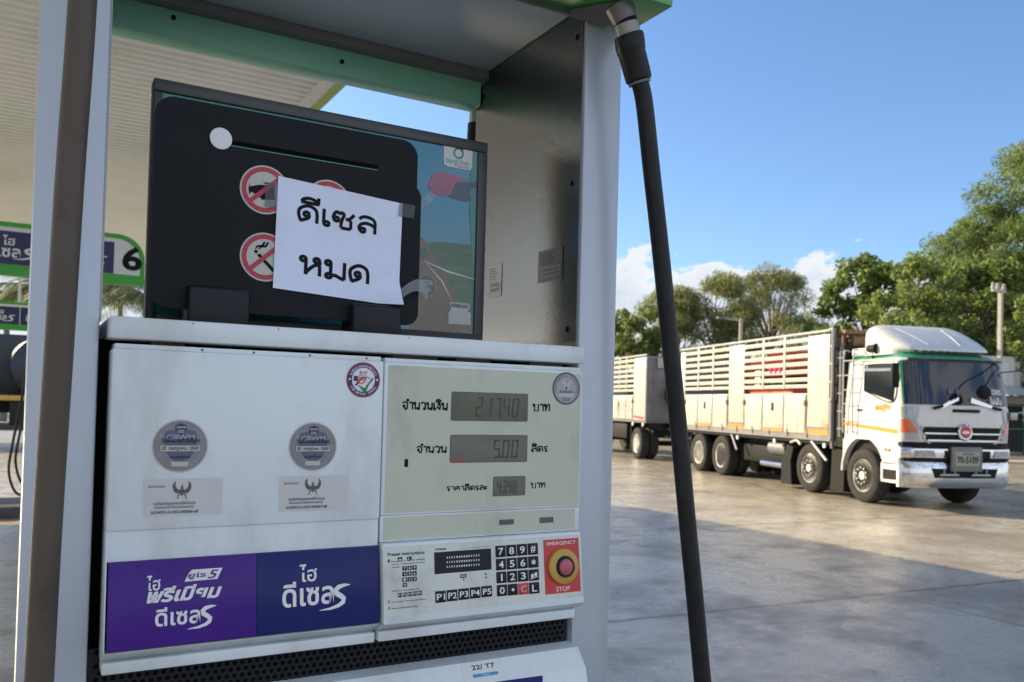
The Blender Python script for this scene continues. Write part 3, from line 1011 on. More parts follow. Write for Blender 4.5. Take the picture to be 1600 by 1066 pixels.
# round and rectangular certificates on the door
def verify_sticker(cx, cy, r, lx0, ly0, lx1, ly1, serial, year):
    c = at_y(cx, cy, PF)
    cu, cv = c.x, c.z
    st = MB().fdisc(fF, cu, cv, r, .0004).build('round_sticker', 'stk_rim', pump, smooth=False)
    MB().fdisc(fF, cu, cv, r * .945, .0008).build('disc', 'stk_grey', st, smooth=False)
    b = MB()
    sh = [(-.56, .56), (-.28, .58), (0, .68), (.28, .58), (.56, .56), (.58, .05), (.42, -.36), (0, -.72), (-.42, -.36), (-.58, .05)]
    b.fp(fF, [(cu + x * r, cv + y * r) for x, y in sh], .0011)
    b.build('shield', 'stk_blue', st, smooth=False)
    b = MB()
    s2 = [(-.2, .78), (0, .86), (.2, .78), (.2, .6), (.12, .5), (0, .42), (-.12, .5), (-.2, .6)]
    b.fp(fF, [(cu + x * r, cv + y * r) for x, y in s2], .0014)
    b.build('shield', 'stk_navy', st, smooth=False)
    b = MB()
    b.text(fF, 'CBWM', cu - .17 * r, cv + .66 * r, cu + .17 * r, cv + .75 * r, .0018, .03)
    for sgn in (-1, 1):
        b.fring(fF, cu + sgn * .06 * r, cv + .55 * r, .035 * r, .06 * r, .0018, 12)
    b.frect(fF, cu - .70 * r, cv - .19 * r, cu + .70 * r, cv + .02 * r, .0018)
    b.frect(fF, cu - .3 * r, cv - .76 * r, cu + .3 * r, cv - .58 * r, .0013)
    b.build('white_print', 'stk_rim', st, smooth=False)
    b = MB()
    b.text(fF, 'CBWM', cu - .5 * r, cv + .22 * r, cu + .5 * r, cv + .44 * r, .0014, .02)
    b.arc_text(fF, 'สำนักงานกลางชั่งตวงวัด', cu, cv, .80 * r, math.pi * .92, .085, .12 * r, .0014)
    b.arc_text(fF, 'กรมการค้าภายใน กระทรวงพาณิชย์', cu, cv, .80 * r, math.pi * .05, .085, .12 * r, .0014)
    b.build('faint_print', 'stk_lil', st, smooth=False)
    b = MB()
    b.text(fF, 'วันสิ้นอายุคำรับรอง', cu - .68 * r, cv + .08 * r, cu + .68 * r, cv + .33 * r, .0022, .006)
    b.text(fF, '20  กรกฎาคม  ' + year, cu - .66 * r, cv - .17 * r, cu + .64 * r, cv - .01 * r, .0024, .008)
    b.text(fF, 'พรบ.มาตราชั่งตวงวัด', cu - .36 * r, cv - .46 * r, cu + .36 * r, cv - .32 * r, .0022)
    b.build('lettering', 'ink', st, smooth=False)
    lu0, lv0, lu1, lv1 = pr(lx0, ly0, lx1, ly1, PF)
    lb = MB().frect(fF, lu0, lv0, lu1, lv1, .0004).build('certificate_label', 'stk_lab', pump, smooth=False)
    W_, H_ = lu1 - lu0, lv1 - lv0
    P = lambda x, y: (lu0 + x * W_, lv0 + y * H_)
    t = MB()
    t.text(fF, 'หนังสือสำคัญแสดงการให้คำรับรอง', *P(.13, .285), *P(.655, .40), .0009, .004)
    t.text(fF, 'สำนักงานสาขาชั่งตวงวัดเพชรบุรี', *P(.14, .185), *P(.63, .29), .0009, .004)
    t.text(fF, serial, *P(.10, .07), *P(.69, .155), .0009, .008)
    t.text(fF, 'แบบ ชว.๓๐๓-๑', *P(.06, .77), *P(.27, .83), .0009)
    t.build('lettering', 'ink', lb, smooth=False)
    # winged state emblem
    e = MB()
    ex, ey, k = lu0 + W_ * .477, lv0 + H_ * .70, H_ * .24
    for sg in (-1, 1):
        e.fp(fF, [(ex + sg * x * k, ey + y * k) for x, y in ((.12, .12), (.36, .0), (.58, .22), (.70, .56), (.66, 1.0), (.92, .72), (1.0, .34), (.92, -.02), (.70, -.34), (.40, -.42), (.12, -.32))], .00085)
        e.fstroke(fF, [(ex + sg * .14 * k, ey - .45 * k), (ex + sg * .42 * k, ey - .60 * k), (ex + sg * .40 * k, ey - .92 * k), (ex + sg * .62 * k, ey - 1.0 * k)], [.14 * k, .15 * k, .1 * k, .06 * k], .0009)
    e.fp(fF, [(ex - .2 * k, ey + .1 * k), (ex - .17 * k, ey - .5 * k), (ex, ey - .75 * k), (ex + .17 * k, ey - .5 * k), (ex + .2 * k, ey + .1 * k)], .00095)
    e.fdisc(fF, ex, ey + .24 * k, .15 * k, .00096, 14)
    e.fp(fF, [(ex - .1 * k, ey + .36 * k), (ex + .1 * k, ey + .36 * k), (ex, ey + .68 * k)], .00097)
    e.build('emblem', 'emblem_grey', lb, smooth=False)


verify_sticker(281.7, 697.1, .0374, 222.5, 808.5, 348, 746.5, '0-034353-4-3053-000066-68', '2569')
verify_sticker(489, 698, .0372, 435.5, 800, 544, 742.5, '0-034353-4-3053-000067-68', '2569')

# round red and blue inspection seal with nozzle and tick
c = at_y(567.6, 593.7, PF)
cu, cv, r = c.x, c.z, .0276
seal = MB().fdisc(fF, cu, cv, r, .0004).build('inspection_seal', 'signred', pump, smooth=False)
MB().fdisc(fF, cu, cv, r * .92, .0008).build('ring', 'stk_navy', seal, smooth=False)
MB().fdisc(fF, cu, cv, r * .68, .0012).build('disc', 'film', seal, smooth=False)
b = MB()
b.arc_text(fF, 'หัวจ่ายน้ำมันเชื้อเพลิงมาตรฐาน', cu, cv, .79 * r, math.pi / 2, .083, .13 * r, .0013)
b.arc_text(fF, 'Fuel Dispenser Verified', cu, cv, .80 * r, -math.pi / 2, .095, .12 * r, .0013, True)
for sg in (-1, 1):
    b.fp(fF, [(cu + sg * .81 * r + (.09 if k % 2 == 0 else .04) * r * math.sin(k * math.pi / 5), cv + .02 * r + (.09 if k % 2 == 0 else .04) * r * math.cos(k * math.pi / 5)) for k in range(10)], .0014)
b.build('lettering', 'film', seal, smooth=False)
b = MB()
b.text(fF, 'D', cu - .25 * r, cv + .30 * r, cu - .08 * r, cv + .48 * r, .0016, .04, .15)
b.text(fF, 'T', cu + .06 * r, cv + .30 * r, cu + .22 * r, cv + .48 * r, .0016, .04, .15)
b.frect(fF, cu - .28 * r, cv + .22 * r, cu + .2 * r, cv + .245 * r, .0016)
b.fp(fF, [(cu + x * r, cv + y * r) for x, y in ((-.56, .22), (-.34, .2), (-.36, -.1), (-.62, -.06))], .0016)
b.fstroke(fF, [(cu + x * r, cv + y * r) for x, y in ((.05, .15), (.3, .14), (.52, .06))], [.05 * r, .04 * r, .02 * r], .0016)
b.fstroke(fF, [(cu - .28 * r, cv - .15 * r), (cu - .48 * r, cv - .32 * r)], .1 * r, .0018)
b.build('dark_print', 'stk_navy', seal, smooth=False)
b = MB()
b.fp(fF, [(cu + x * r, cv + y * r) for x, y in ((-.34, .18), (.02, .16), (.04, .02), (-.12, -.06), (-.36, -.08))], .0017)
b.build('hand_print', 'skin', seal, smooth=False)
b = MB()
b.fstroke(fF, [(cu + x * r, cv + y * r) for x, y in ((-.40, -.18), (-.05, .14), (.12, .14), (.08, -.06), (-.12, -.24), (-.3, -.1))], [.08 * r, .1 * r, .1 * r, .09 * r, .06 * r, .05 * r], .0019)
b.text(fF, 'I', cu - .03 * r, cv + .31 * r, cu + .03 * r, cv + .48 * r, .0017, .05, .1)
b.build('red_print', 'red', seal, smooth=False)
b = MB()
b.fp(fF, [(cu + x * r, cv + y * r) for x, y in ((-.34, -.28), (.09, -.48), (.12, -.74), (.02, -.7))], .002)
b.fp(fF, [(cu + x * r, cv + y * r) for x, y in ((.02, -.62), (.12, -.74), (.32, -.26), (.66, .15), (.46, .06), (.18, -.3))], .0021)
b.build('tick', 'tickgreen', seal, smooth=False)

# --- display side
disp = MB()
disp.box(.4955, .8755, PF + .0012, 1.334, 1.5165, 1.7600, .0025)
disp.box(.4975, .8740, PF + .006, 1.332, 1.7601, 1.7665, .001)
disp.box(.4960, .8748, PF + .003, 1.334, 1.4745, 1.5162, .001)
disp = disp.build('display_housing', 'white', pump)
u0, v0, u1, v1 = .5015, 1.5205, .8715, 1.7550
fp_ = MB().frrect(fF, u0, v0, u1, v1, .003, -.0008).build('display_face', 'cream', disp, smooth=False)
MB().fp(fF, [(.5010, 1.4770), (.8655, 1.4770), (.8655, 1.5140), (.5010, 1.5140)], -.0026).build('strip_face', 'cream', disp, smooth=False)
for a in ((781, 821, 804, 811.5), (844, 818, 866, 808)):
    MB().frect(fF, *pr(*a, PF), -.0022).build('counter_window', 'stk_dark', disp, smooth=False)
t = MB()
for s_, a in (('จำนวนเงิน', (629.3, 639.6, 699, 625)), ('บาท', (833, 642.4, 859, 632)), ('จำนวน', (651.8, 707.6, 697.3, 694)), ('ลิตร', (831, 706, 856, 693.4)), ('ราคาลิตรละ', (699, 767.2, 761, 755.6)), ('บาท', (830, 763, 851.8, 754.2))):
    t.thai(fF, s_, *pr(*a, PF), -.0004, .225)
a = pr(632, 730, 638, 717.5, PF)
t.frrect(fF, *a, .0016, -.0004)
t.build('lettering', 'ink', disp, smooth=False)
for k, (a, txt, m_) in enumerate((((705.4, 656.5, 824.8, 616.6), '217.40', 'lcd'), ((703.6, 722.5, 823.9, 681), '5.00', 'lcd2'), ((771, 775, 820.7, 744.8), '43.48', 'lcd2'))):
    u0, v0, u1, v1 = pr(*a, PF)
    bz = MB().frrect(fF, u0 - .0012, v0 - .0012, u1 + .0012, v1 + .0012, .003, -.0006).build('display_window', 'stk_dark', pump, smooth=False)
    sc_ = MB().frrect(fF, u0, v0, u1, v1, .0025, -.0004).build('screen', m_, bz, smooth=False)
    d = MB()
    W_, H_ = u1 - u0, v1 - v0
    if k < 2:
        n = len(txt) - 1
        dw, dh, gap = W_ * .085, H_ * .70, W_ * .035
        x = u1 - W_ * .08 - (n) * (dw + gap) - .002
    else:
        dw, dh, gap = W_ * .115, H_ * .66, W_ * .05
        x = u0 + W_ * .10
    for ch in txt:
        if ch == '.':
            d.frect(fF, x - gap * .75, v0 + H_ * .14, x - gap * .25, v0 + H_ * .22, .0001)
            continue
        d.seg7(fF, x, v0 + H_ * .14, dw, dh, ch, .0001, .2, .06)
        x += dw + gap
    d.build('digits', 'lcdink', bz, smooth=False)
    if k == 1:
        MB().frect(fF, u0 + .001, v0 + .0008, u0 + W_ * .17, v0 + H_ * .08, .0002).build('red_marking', 'red', bz, smooth=False)
# oval seal on the display
c = at_y(885, 607.3, PF)
cu, cv, r = c.x, c.z, .0292
sl = MB().fdisc(fF, cu, cv, r, -.0004).build('round_sticker', 'stk_dark', pump, smooth=False)
MB().fdisc(fF, cu, cv, r * .88, -.0001).build('disc', 'stk_lil', sl, smooth=False)
b = MB()
b.arc_text(fF, 'สำนักงานชั่งตวงวัด กรมการค้าภายใน', cu, cv, .77 * r, math.pi / 2, .12, .13 * r, .0002)
b.text(fF, 'ตรวจสอบแล้ว', cu - .5 * r, cv - .27 * r, cu + .46 * r, cv - .07 * r, .0002, .02)
b.text(fF, '2568', cu - .33 * r, cv - .77 * r, cu + .28 * r, cv - .56 * r, .0002)
b.build('lettering', 'stk_dark', sl, smooth=False)
b = MB()
b.frect(fF, cu - .52 * r, cv - .52 * r, cu + .5 * r, cv - .29 * r, .0002)
for sg in (-1, 1):
    b.fstroke(fF, [(cu + sg * .02 * r, cv - .05 * r), (cu + sg * .14 * r, cv + .25 * r), (cu + sg * .28 * r, cv + .5 * r)], [.2 * r, .2 * r, .05 * r], .00022)
    b.fstroke(fF, [(cu + sg * .1 * r, cv + .15 * r), (cu + sg * .35 * r, cv - .03 * r)], [.06 * r, .03 * r], .00024)
b.build('white_print', 'stk_rim', sl, smooth=False)

# --- keypad unit: stands a little proud of the display
KP = 1.262
fk = face(KP)
KB = 1.3500
kp = MB()
kp.box(.4960, .8725, KP, 1.334, KB, 1.4735, .0025)
kp.prism([(.4960, KP + .001, KB - .0002), (.4960, 1.292, KB - .0142), (.4960, 1.334, KB - .0142), (.4960, 1.334, KB - .0002)], (.3765, 0, 0))
kp.box(.4970, .8685, 1.285, 1.333, KB - .0305, KB - .0144, .002)
kp = kp.build('keypad_housing', 'white', pump)


def kz(zx, zy):
    p = at_tilt(590 + zx / 4.848, 830 + zy / 4.848, KP)
    return p.x, p.z


def kr(ax, ay, bx, by):
    return (*kz(ax, ay), *kz(bx, by))


kf = MB().frrect(fk, *kr(48, 655, 1538, 25), .002, .0003).build('keypad_face', 'pale', kp, smooth=False)
t = MB()
t.text(fk, 'Preset Instructions', *kr(75, 191, 355, 146), .0006, .02)
for s_, a, bo in (('1', (78, 240, 90, 214), .01), ('Press', (103, 237, 148, 222), .01), ('or', (198, 230, 214, 220), .01), ('for selecting', (262, 228, 355, 203), .01),
                  ('Amount / Volume preset and Press', (103, 262, 356, 228), .01), ('Ten-keys', (103, 284, 170, 264), .01), ('OR press a Quick select key', (105, 464, 316, 430), .01),
                  ('2', (78, 549, 92, 524), .01), ('Place nozzle in fuel tank start fueling', (107, 546, 360, 508), .01), ('3', (78, 598, 92, 572), .01), ('Return nozzle after fueling', (107, 596, 301, 560), .01),
                  ('TATSUNO', (434, 147, 520, 126), .04), ('Local preset keyboard', (697, 130, 850, 110), .0), ('L', (814, 332, 829, 308), .02)):
    t.text(fk, s_, *kr(*a), .0006, bo)
for a in ((651, 368), (822, 351)):
    t.fdisc(fk, *kz(*a), .0013, .0006, 14)
t.frect(fk, *kr(625, 356, 671, 324), .0006)
t.frect(fk, *kr(152, 232, 186, 196), .0006)
t.frect(fk, *kr(224, 226, 256, 192), .0006)
for i in range(3):
    for j in range(3):
        ax, ay = 187 + j * 38, 264 + i * 43 - j * 3
        t.frect(fk, *kr(ax, ay + 36, ax + 32, ay), .0006)
t.frect(fk, *kr(190, 425, 222, 391), .0006)
for j in range(5):
    t.frect(fk, *kr(152 + j * 38, 502 - j * 4, 184 + j * 38, 467 - j * 4), .0006)
t.build('lettering', 'ink', kp, smooth=False)
scr = MB().frect(fk, *kr(431, 327, 857, 131), .0005).build('preset_display', 'black', pump, smooth=False)
d = MB()
for rr in range(3):
    for cc in range(14):
        x, yv = 523 + cc * 18.4, 193 + rr * 35 - cc * 1.35
        d.frect(fk, *kr(x, yv + 15, x + (9 if 3 < cc < 10 else 6), yv), .0008)
d.build('digits', 'film', scr, smooth=False)
red_ = None
lab = MB()
rows = ('789#', '456*', '123n', '0.CL')
for i in range(4):
    for j in range(4):
        x0 = 893 + j * 81.5 + i * 3.6
        y0 = 112 + i * 98.5 - j * 6.2
        a = kr(x0, y0 + 88, x0 + 74, y0 - 5)
        ch = rows[i][j]
        if ch == 'C':
            red_ = a
        else:
            MB().box(a[0], a[2], KP - .0011, KP + .001, a[1], a[3], .0006).build('key', 'black', kp)
        cu_, cv_ = (a[0] + a[2]) / 2, (a[1] + a[3]) / 2
        w_, h_ = (a[2] - a[0]), (a[3] - a[1])
        if ch == '.':
            lab.fdisc(fk, cu_, cv_, w_ * .13, .0016, 14)
        elif ch == 'n':
            for q in (-1, 1):
                lab.fp(fk, [(cu_ + (x + q * .17) * w_, cv_ + (yy + x * .35 + q * .06) * h_) for x, yy in ((-.13, -.16), (.13, -.16), (.13, .16), (-.13, .16))], .0016)
            lab.fstroke(fk, [(cu_ - .36 * w_, cv_ - .34 * h_), (cu_ + .38 * w_, cv_ - .12 * h_)], .07 * h_, .0016)
        elif ch == '*':
            for q in range(3):
                an = R(90 + 60 * q)
                lab.fstroke(fk, [(cu_ - math.cos(an) * .24 * h_, cv_ - math.sin(an) * .24 * h_), (cu_ + math.cos(an) * .24 * h_, cv_ + math.sin(an) * .24 * h_)], .1 * h_, .0016 + q * .00004)
        else:
            nw = .08 if ch == '1' else .24
            lab.text(fk, ch, cu_ - nw * w_, cv_ - .31 * h_, cu_ + nw * w_, cv_ + .31 * h_, .0016, .015)
for j in range(5):
    a = kr(437 + j * 87.3, 545 - j * 10.7, 516 + j * 87, 449 - j * 9.5)
    MB().box(a[0], a[2], KP - .0011, KP + .001, a[1], a[3], .0006).build('key', 'black', kp)
    cu_, cv_, w_, h_ = (a[0] + a[2]) / 2, (a[1] + a[3]) / 2, a[2] - a[0], a[3] - a[1]
    lab.text(fk, 'P%d' % (j + 1), cu_ - .38 * w_, cv_ - .27 * h_, cu_ + .40 * w_, cv_ + .27 * h_, .0016, .015)
for i in range(3):
    for j in range(3):
        ax, ay = 187 + j * 38, 264 + i * 43 - j * 3
        lab.text(fk, str(7 - 3 * i + j), *kr(ax + 9, ay + 29, ax + 23, ay + 7), .0008, .01)
lab.text(fk, '0', *kr(198, 419, 214, 397), .0008, .01)
lab.text(fk, 'L', *kr(233, 220, 247, 197), .0008, .02)
lab.frect(fk, *kr(159, 225, 178, 209), .0008)
for j in range(5):
    lab.text(fk, 'P%d' % (j + 1), *kr(155 + j * 38, 495 - j * 4, 181 + j * 38, 474 - j * 4), .0008, .01)
for q in (-1, 1):
    lab.frect(fk, *kr(640 + q * 9, 346, 652 + q * 9, 334), .0008)
ck = MB().box(red_[0], red_[2], KP - .0011, KP + .001, red_[1], red_[3], .0006).build('key', 'red', kp)
ck['label'] = 'red key marked C'
cu_, cv_, w_, h_ = (red_[0] + red_[2]) / 2, (red_[1] + red_[3]) / 2, red_[2] - red_[0], red_[3] - red_[1]
lab.text(fk, 'C', cu_ - .26 * w_, cv_ - .31 * h_, cu_ + .26 * w_, cv_ + .31 * h_, .0016, .015)
lab.build('lettering', 'film', kp, smooth=False)
rp_ = kr(1270, 482, 1519, 50)
es = MB().frect(fk, *rp_, .0006).build('emergency_stop', 'red', pump, smooth=False)
t = MB()
t.text(fk, 'EMERGENCY', *kr(1280, 110, 1499, 68), .0009, .008)
t.text(fk, 'STOP', *kr(1353, 458, 1455, 414), .0009, .008)
t.build('lettering', 'film', es, smooth=False)
cu_, cv_ = kz(1399, 262)
MB().lathe([(0, 0), (.0302, 0), (.0307, .003), (.0298, .0065), (.026, .0085), (.0188, .0092), (.0185, .007), (0, .007)], (cu_, KP - .0005, cv_), (0, -1, 0), 48).build('collar', 'yellow', es)
MB().lathe([(0, 0), (.0178, 0), (.0178, .0050), (.017, .0063), (.0145, .0063), (.014, .0045), (0, .0045)], (cu_, KP - .0077, cv_), (0, -1, 0), 40).build('button_ring', 'rubber', es)
MB().lathe([(0, 0), (.0136, 0), (.0136, .0010), (.0126, .0016), (0, .0020)], (cu_, KP - .0124, cv_), (0, -1, 0), 40).build('button', 'pinkbtn', es)

for o_ in list(pump.children):
    if o_.name.split('.')[0] in ('door_panel', 'fuel_sign', 'keypad_housing', 'preset_display', 'emergency_stop'):
        lean(o_)
# --- vent grille and lower cover
gr = MB().box(XL1 + .001, XR0 - .002, 1.312, 1.3345, 1.15, 1.345).build('vent_grille', 'black', pump, smooth=False)
fg = face(1.312)
b = MB()
rowi = 0
z = 1.340
while z > 1.17:
    x = XL1 + .012 + (0.0055 if rowi % 2 else 0)
    while x < XR0 - .008:
        b.fdisc(fg, x, z, .0036, .0004, 10)
        x += .011
    z -= .0095
    rowi += 1
b.build('perforation', 'gap', gr, smooth=False)

LOWER = [(1.335, 1.2662), (1.313, 1.2662), (1.2815, 1.2630), (1.256, 1.2328), (1.249, 1.209), (1.249, .42), (1.335, .42)]
lower = MB()
pt = LOWER
lower.prism([(XL1 + .004, y_, z_) for y_, z_ in pt], (XR0 - .002 - XL1 - .004 + .006, 0, 0))
lower = lower.build('lower_cover', 'white', pump, smooth=False)
lo_o = Vector((0, 1.2815, 1.2630))
lo_v = (Vector((0, 1.2815, 1.2630)) - Vector((0, 1.256, 1.2328))).normalized()
fl = Frame(lo_o, (1, 0, 0), lo_v)


def lp(zx, zy):
    d = _ray(680 + zx / 5.714, 940 + zy / 5.714)
    tt = (fl.o - CAM).dot(fl.n) / d.dot(fl.n)
    q = CAM + d * tt - fl.o
    return q.dot(fl.ux), q.dot(fl.uy)


sk = MB().fp(fl, [lp(227, 556), lp(581, 506), lp(632, 670), lp(268, 740)], .0005).build('number_sticker', 'film', pump, smooth=False)
t = MB()
a0, a1 = lp(330, 617), lp(520, 546)
t.text(fl, '22/ T7', a0[0], a0[1], a1[0], a1[1], .0009, .015)
t.build('lettering', 'ink', sk, smooth=False)
a0, a1 = lp(340, 685), lp(555, 622)
b_ = MB().frect(fl, a0[0], a0[1], a1[0], a1[1], .0009).build('blue_bar', 'cyan', sk, smooth=False)
w_, h_ = a1[0] - a0[0], a1[1] - a0[1]
MB().text(fl, 'Disel', a0[0] + w_ * .36, a0[1] + h_ * .2, a0[0] + w_ * .66, a0[1] + h_ * .8, .0013, .005).build('lettering', 'film', sk, smooth=False)
MB().fp(fl, [lp(540, 719), lp(958, 663), lp(958, 760), lp(540, 800)], .0007).build('blue_decal', 'navy', lower, smooth=False)

# ------------------------------------------------------------------ second pump, far under the canopy
o2 = at_z(33, 786, .15)
pump2 = thing('fuel_dispenser', 'far white fuel dispenser half hidden behind the near pump', 'fuel pump', (o2.x + .05, o2.y + .2, .15), group='fuel dispensers under the canopy', local=True)
MB().box(-.02, .07, -.2, .24, 0, 2.27, .004).build('column', 'column', pump2)
MB().box(.86, .95, -.2, .24, 0, 2.27, .004).build('column', 'column', pump2)
MB().box(-.05, .98, -.3, .3, 2.271, 2.5, .004).build('hood', 'green', pump2)
MB().box(.072, .858, -.19, .23, 0, 1.62, .004).build('door_panel', 'white', pump2)
MB().box(.076, .856, -.21, .2, 1.622, 1.655, .003).build('shelf', 'white', pump2)
hx, hy = o2.x, o2.y
for k, (l_, a_, b_) in enumerate((('outer looped black hose hanging beside the far pump', .0, 0), ('inner looped black hose hanging beside the far pump', .06, .1))):
    pts = [(hx + .02, hy - .1, 2.42), (hx - .02 + a_, hy - .12, 1.75), (hx - .13 + a_, hy - .15, .95), (hx - .16 + a_ * 1.3, hy - .15, .60 + b_), (hx - .08 + a_, hy - .15, .33 + b_ * 1.4), (hx + .05, hy - .12, .28 + b_ * 1.5), (hx + .16, hy - .1, .5)]
    tag(MB().tube(spline(pts, 36), .017, 10).build('fuel_hose', 'rubber'), l_, 'hose', 'hoses at the fuel pumps')
isl2 = MB().box(o2.x - 6, o2.x + 4, o2.y - .45, o2.y + .75, 0, .15, .02).build('island_kerb', 'kerbdark')
struct(isl2)

# ------------------------------------------------------------------ things on the shelf: screen, black board, notice
MY = 1.50
mon = thing('advert_screen', 'grey framed advert screen on the pump shelf, half covered by the black board', 'screen', (.48, MY, 1.805))
mx0, mx1, mz0, mz1 = .169, .7905, 1.812, 2.2185
fr = MB()
bw = .0145
fr.box(mx0, mx1, MY, MY + .035, mz1 - .021, mz1, .003)
fr.box(mx0, mx0 + bw, MY, MY + .035, mz0, mz1 - .0211, .003)
fr.box(mx1 - .021, mx1, MY, MY + .035, mz0, mz1 - .0211, .003)
fr.box(mx0 + bw + .0001, mx1 - .0211, MY, MY + .035, mz0, mz0 + .02, .003)
fr.build('frame', 'frame', mon)
fm = face(MY + .006)


def mp_(x, y):
    p = at_y(x, y, MY + .006)
    return p.x, p.z


sx0, sx1, sz0, sz1 = mx0 + bw, mx1 - .021, mz0 + .02, mz1 - .021
MB().box(sx0, sx1, MY + .0062, MY + .03, sz0, sz1).build('backing', 'gap', mon, smooth=False)
ps = MB().frect(fm, sx0, sz0, sx1, sz1, .0002).build('poster_picture', 'p_sky', mon, smooth=False)
b = MB()
p0 = mp_(575, 200)
b.fp(fm, [(sx0, sz1), (sx0, sz0), (p0[0] - .12, sz0), (p0[0] - .03, sz1 - .04), (p0[0], sz1)], .0006)
e = [(min(q[0], sx1 - .002), q[1]) for q in (mp_(737, 230), mp_(734, 280), mp_(733, 330), mp_(736, 380), mp_(740, 440), mp_(745, 505))]
b.build('green_band', 'p_teal', ps, smooth=False)
b = MB()
b.fp(fm, [(sx1, sz1), (e[0][0], sz1)] + e + [(e[-1][0], sz0), (sx1, sz0)], .0012)
b.build('green_wave', 'p_teal', ps, smooth=False)
b = MB()
b.fp(fm, [mp_(650, 382), mp_(690, 378), mp_(737, 383), mp_(743, 440), mp_(750, 520), mp_(640, 520)], .0008)
b.build('field', 'p_grass', ps, smooth=False)
b = MB()
b.fp(fm, [mp_(648, 362), mp_(660, 372), mp_(690, 415), mp_(716, 470), mp_(742, 520), mp_(640, 520)], .001)
b.build('arm', 'p_arm', ps, smooth=False)
b = MB()
b.fstroke(fm, [mp_(645, 330), mp_(662, 318), mp_(680, 300)], [.012, .016, .016], .0010)
b.build('nozzle_spout', 'p_steel', ps, smooth=False)
b = MB()
b.fp(fm, [mp_(*q) for q in ((668, 290), (676, 272), (690, 268), (708, 274), (731, 281), (712, 285), (704, 304), (690, 307), (676, 303))], .0014)
b.build('nozzle_body', 'p_pink', ps, smooth=False)
b = MB()
b.fp(fm, [mp_(*q) for q in ((704, 284), (746, 285), (747, 294), (732, 296), (737, 312), (728, 316), (700, 308))], .0013)
b.build('nozzle_handle', 'p_dark', ps, smooth=False)
b = MB()
b.fp(fm, [mp_(*q) for q in ((693, 224), (738, 235), (737, 262), (734, 267), (698, 260), (693, 256))], .0013)
lg = b.build('logo_card', 'film', mon, smooth=False)
b = MB()
c0 = mp_(716, 239)
b.fring(fm, c0[0], c0[1] - .0015, .0075, .0115, .0016, 24)
b.fp(fm, [(c0[0] - .008, c0[1] + .004), (c0[0] + .010, c0[1] + .018), (c0[0] + .0105, c0[1] + .001), (c0[0] + .003, c0[1] + .009)], .0016)
a0, a1 = mp_(696.5, 256.5), mp_(733, 252)
b.text(fm, 'bangchak', a0[0], a0[1], a1[0], a1[1], .0016, 0)
a0, a1 = mp_(715, 263), mp_(732.5, 261.5)
b.text(fm, 'greenovative', a0[0], a0[1], a1[0], a1[1] + .0004, .0016, 0)
b.build('lettering', 'p_teal', lg, smooth=False)
for c_, rr in ((mp_(661, 396), .010), (mp_(665, 447), .020)):
    bd = MB().fdisc(fm, c_[0], c_[1], rr, .0016).build('badge', 'p_badge', mon, smooth=False)
b = MB()
c_ = mp_(665, 447)
b.fring(fm, c_[0], c_[1], .020, .0215, .0017)
b.build('badge_rim', 'yellow', bd, smooth=False)
b = MB()
b.text(fm, 'แรงจาก', c_[0] - .014, c_[1] + .001, c_[0] + .013, c_[1] + .011, .002)
b.text(fm, 'น้อยที่', c_[0] - .012, c_[1] - .011, c_[0] + .010, c_[1] - .001, .002)
b.build('lettering', 'film', bd, smooth=False)
b = MB()
a = [mp_(*q) for q in ((702, 472), (733, 475), (734, 482), (730, 486), (735, 490), (735, 508), (700, 506), (700, 489), (704, 484))]
b.fp(fm, a, .0016)
cp = b.build('coupon', 'stk_lab', mon, smooth=False)
a0, a1 = mp_(704, 479), mp_(731, 476)
MB().text(fm, 'สมัครผ่านแอป', a0[0], a0[1] - .001, a1[0], a1[1] + .002, .002, .01).build('lettering', 'ink', cp, smooth=False)
b = MB()
b.fstroke(fm, [mp_(662, 408), mp_(700, 425), mp_(742, 437)], [.001, .0035, .001], .0019)
b.fstroke(fm, [mp_(664, 410), mp_(690, 440), mp_(705, 470)], [.001, .003, .001], .0018)
b.build('light_streak', 'film', ps, smooth=False)
# rounded bar along the foot of the screen
b = MB()
yc, zc, rr = 1.43, 1.806, .022
prof = [(yc + rr * 1.6 * math.cos(R(a)), zc + rr * math.sin(R(a))) for a in range(0, 181, 12)]
b.loft([[(x, yy, zz) for yy, zz in prof] for x in (.30, .722, .733)])
b.build('foot_bar', 'frame', mon)

BY = 1.36
brd = thing('display_board', 'black plastic board with rounded corners standing on the pump shelf', 'board', (.37, BY, 1.805))
bo = Vector((.154, BY, 1.832))
b = MB()
fb = Frame((0, BY, 0), (1, 0, 0), (0, 0, 1))


def rrect_pts(u0, v0, u1, v1, r, n=8):
    out = []
    for cx, cy, a0 in ((u1 - r, v1 - r, 0), (u0 + r, v1 - r, 90), (u0 + r, v0 + r, 180), (u1 - r, v0 + r, 270)):
        for k in range(n + 1):
            a = R(a0 + 90 * k / n)
            out.append((cx + r * math.cos(a), cy + r * math.sin(a)))
    return out


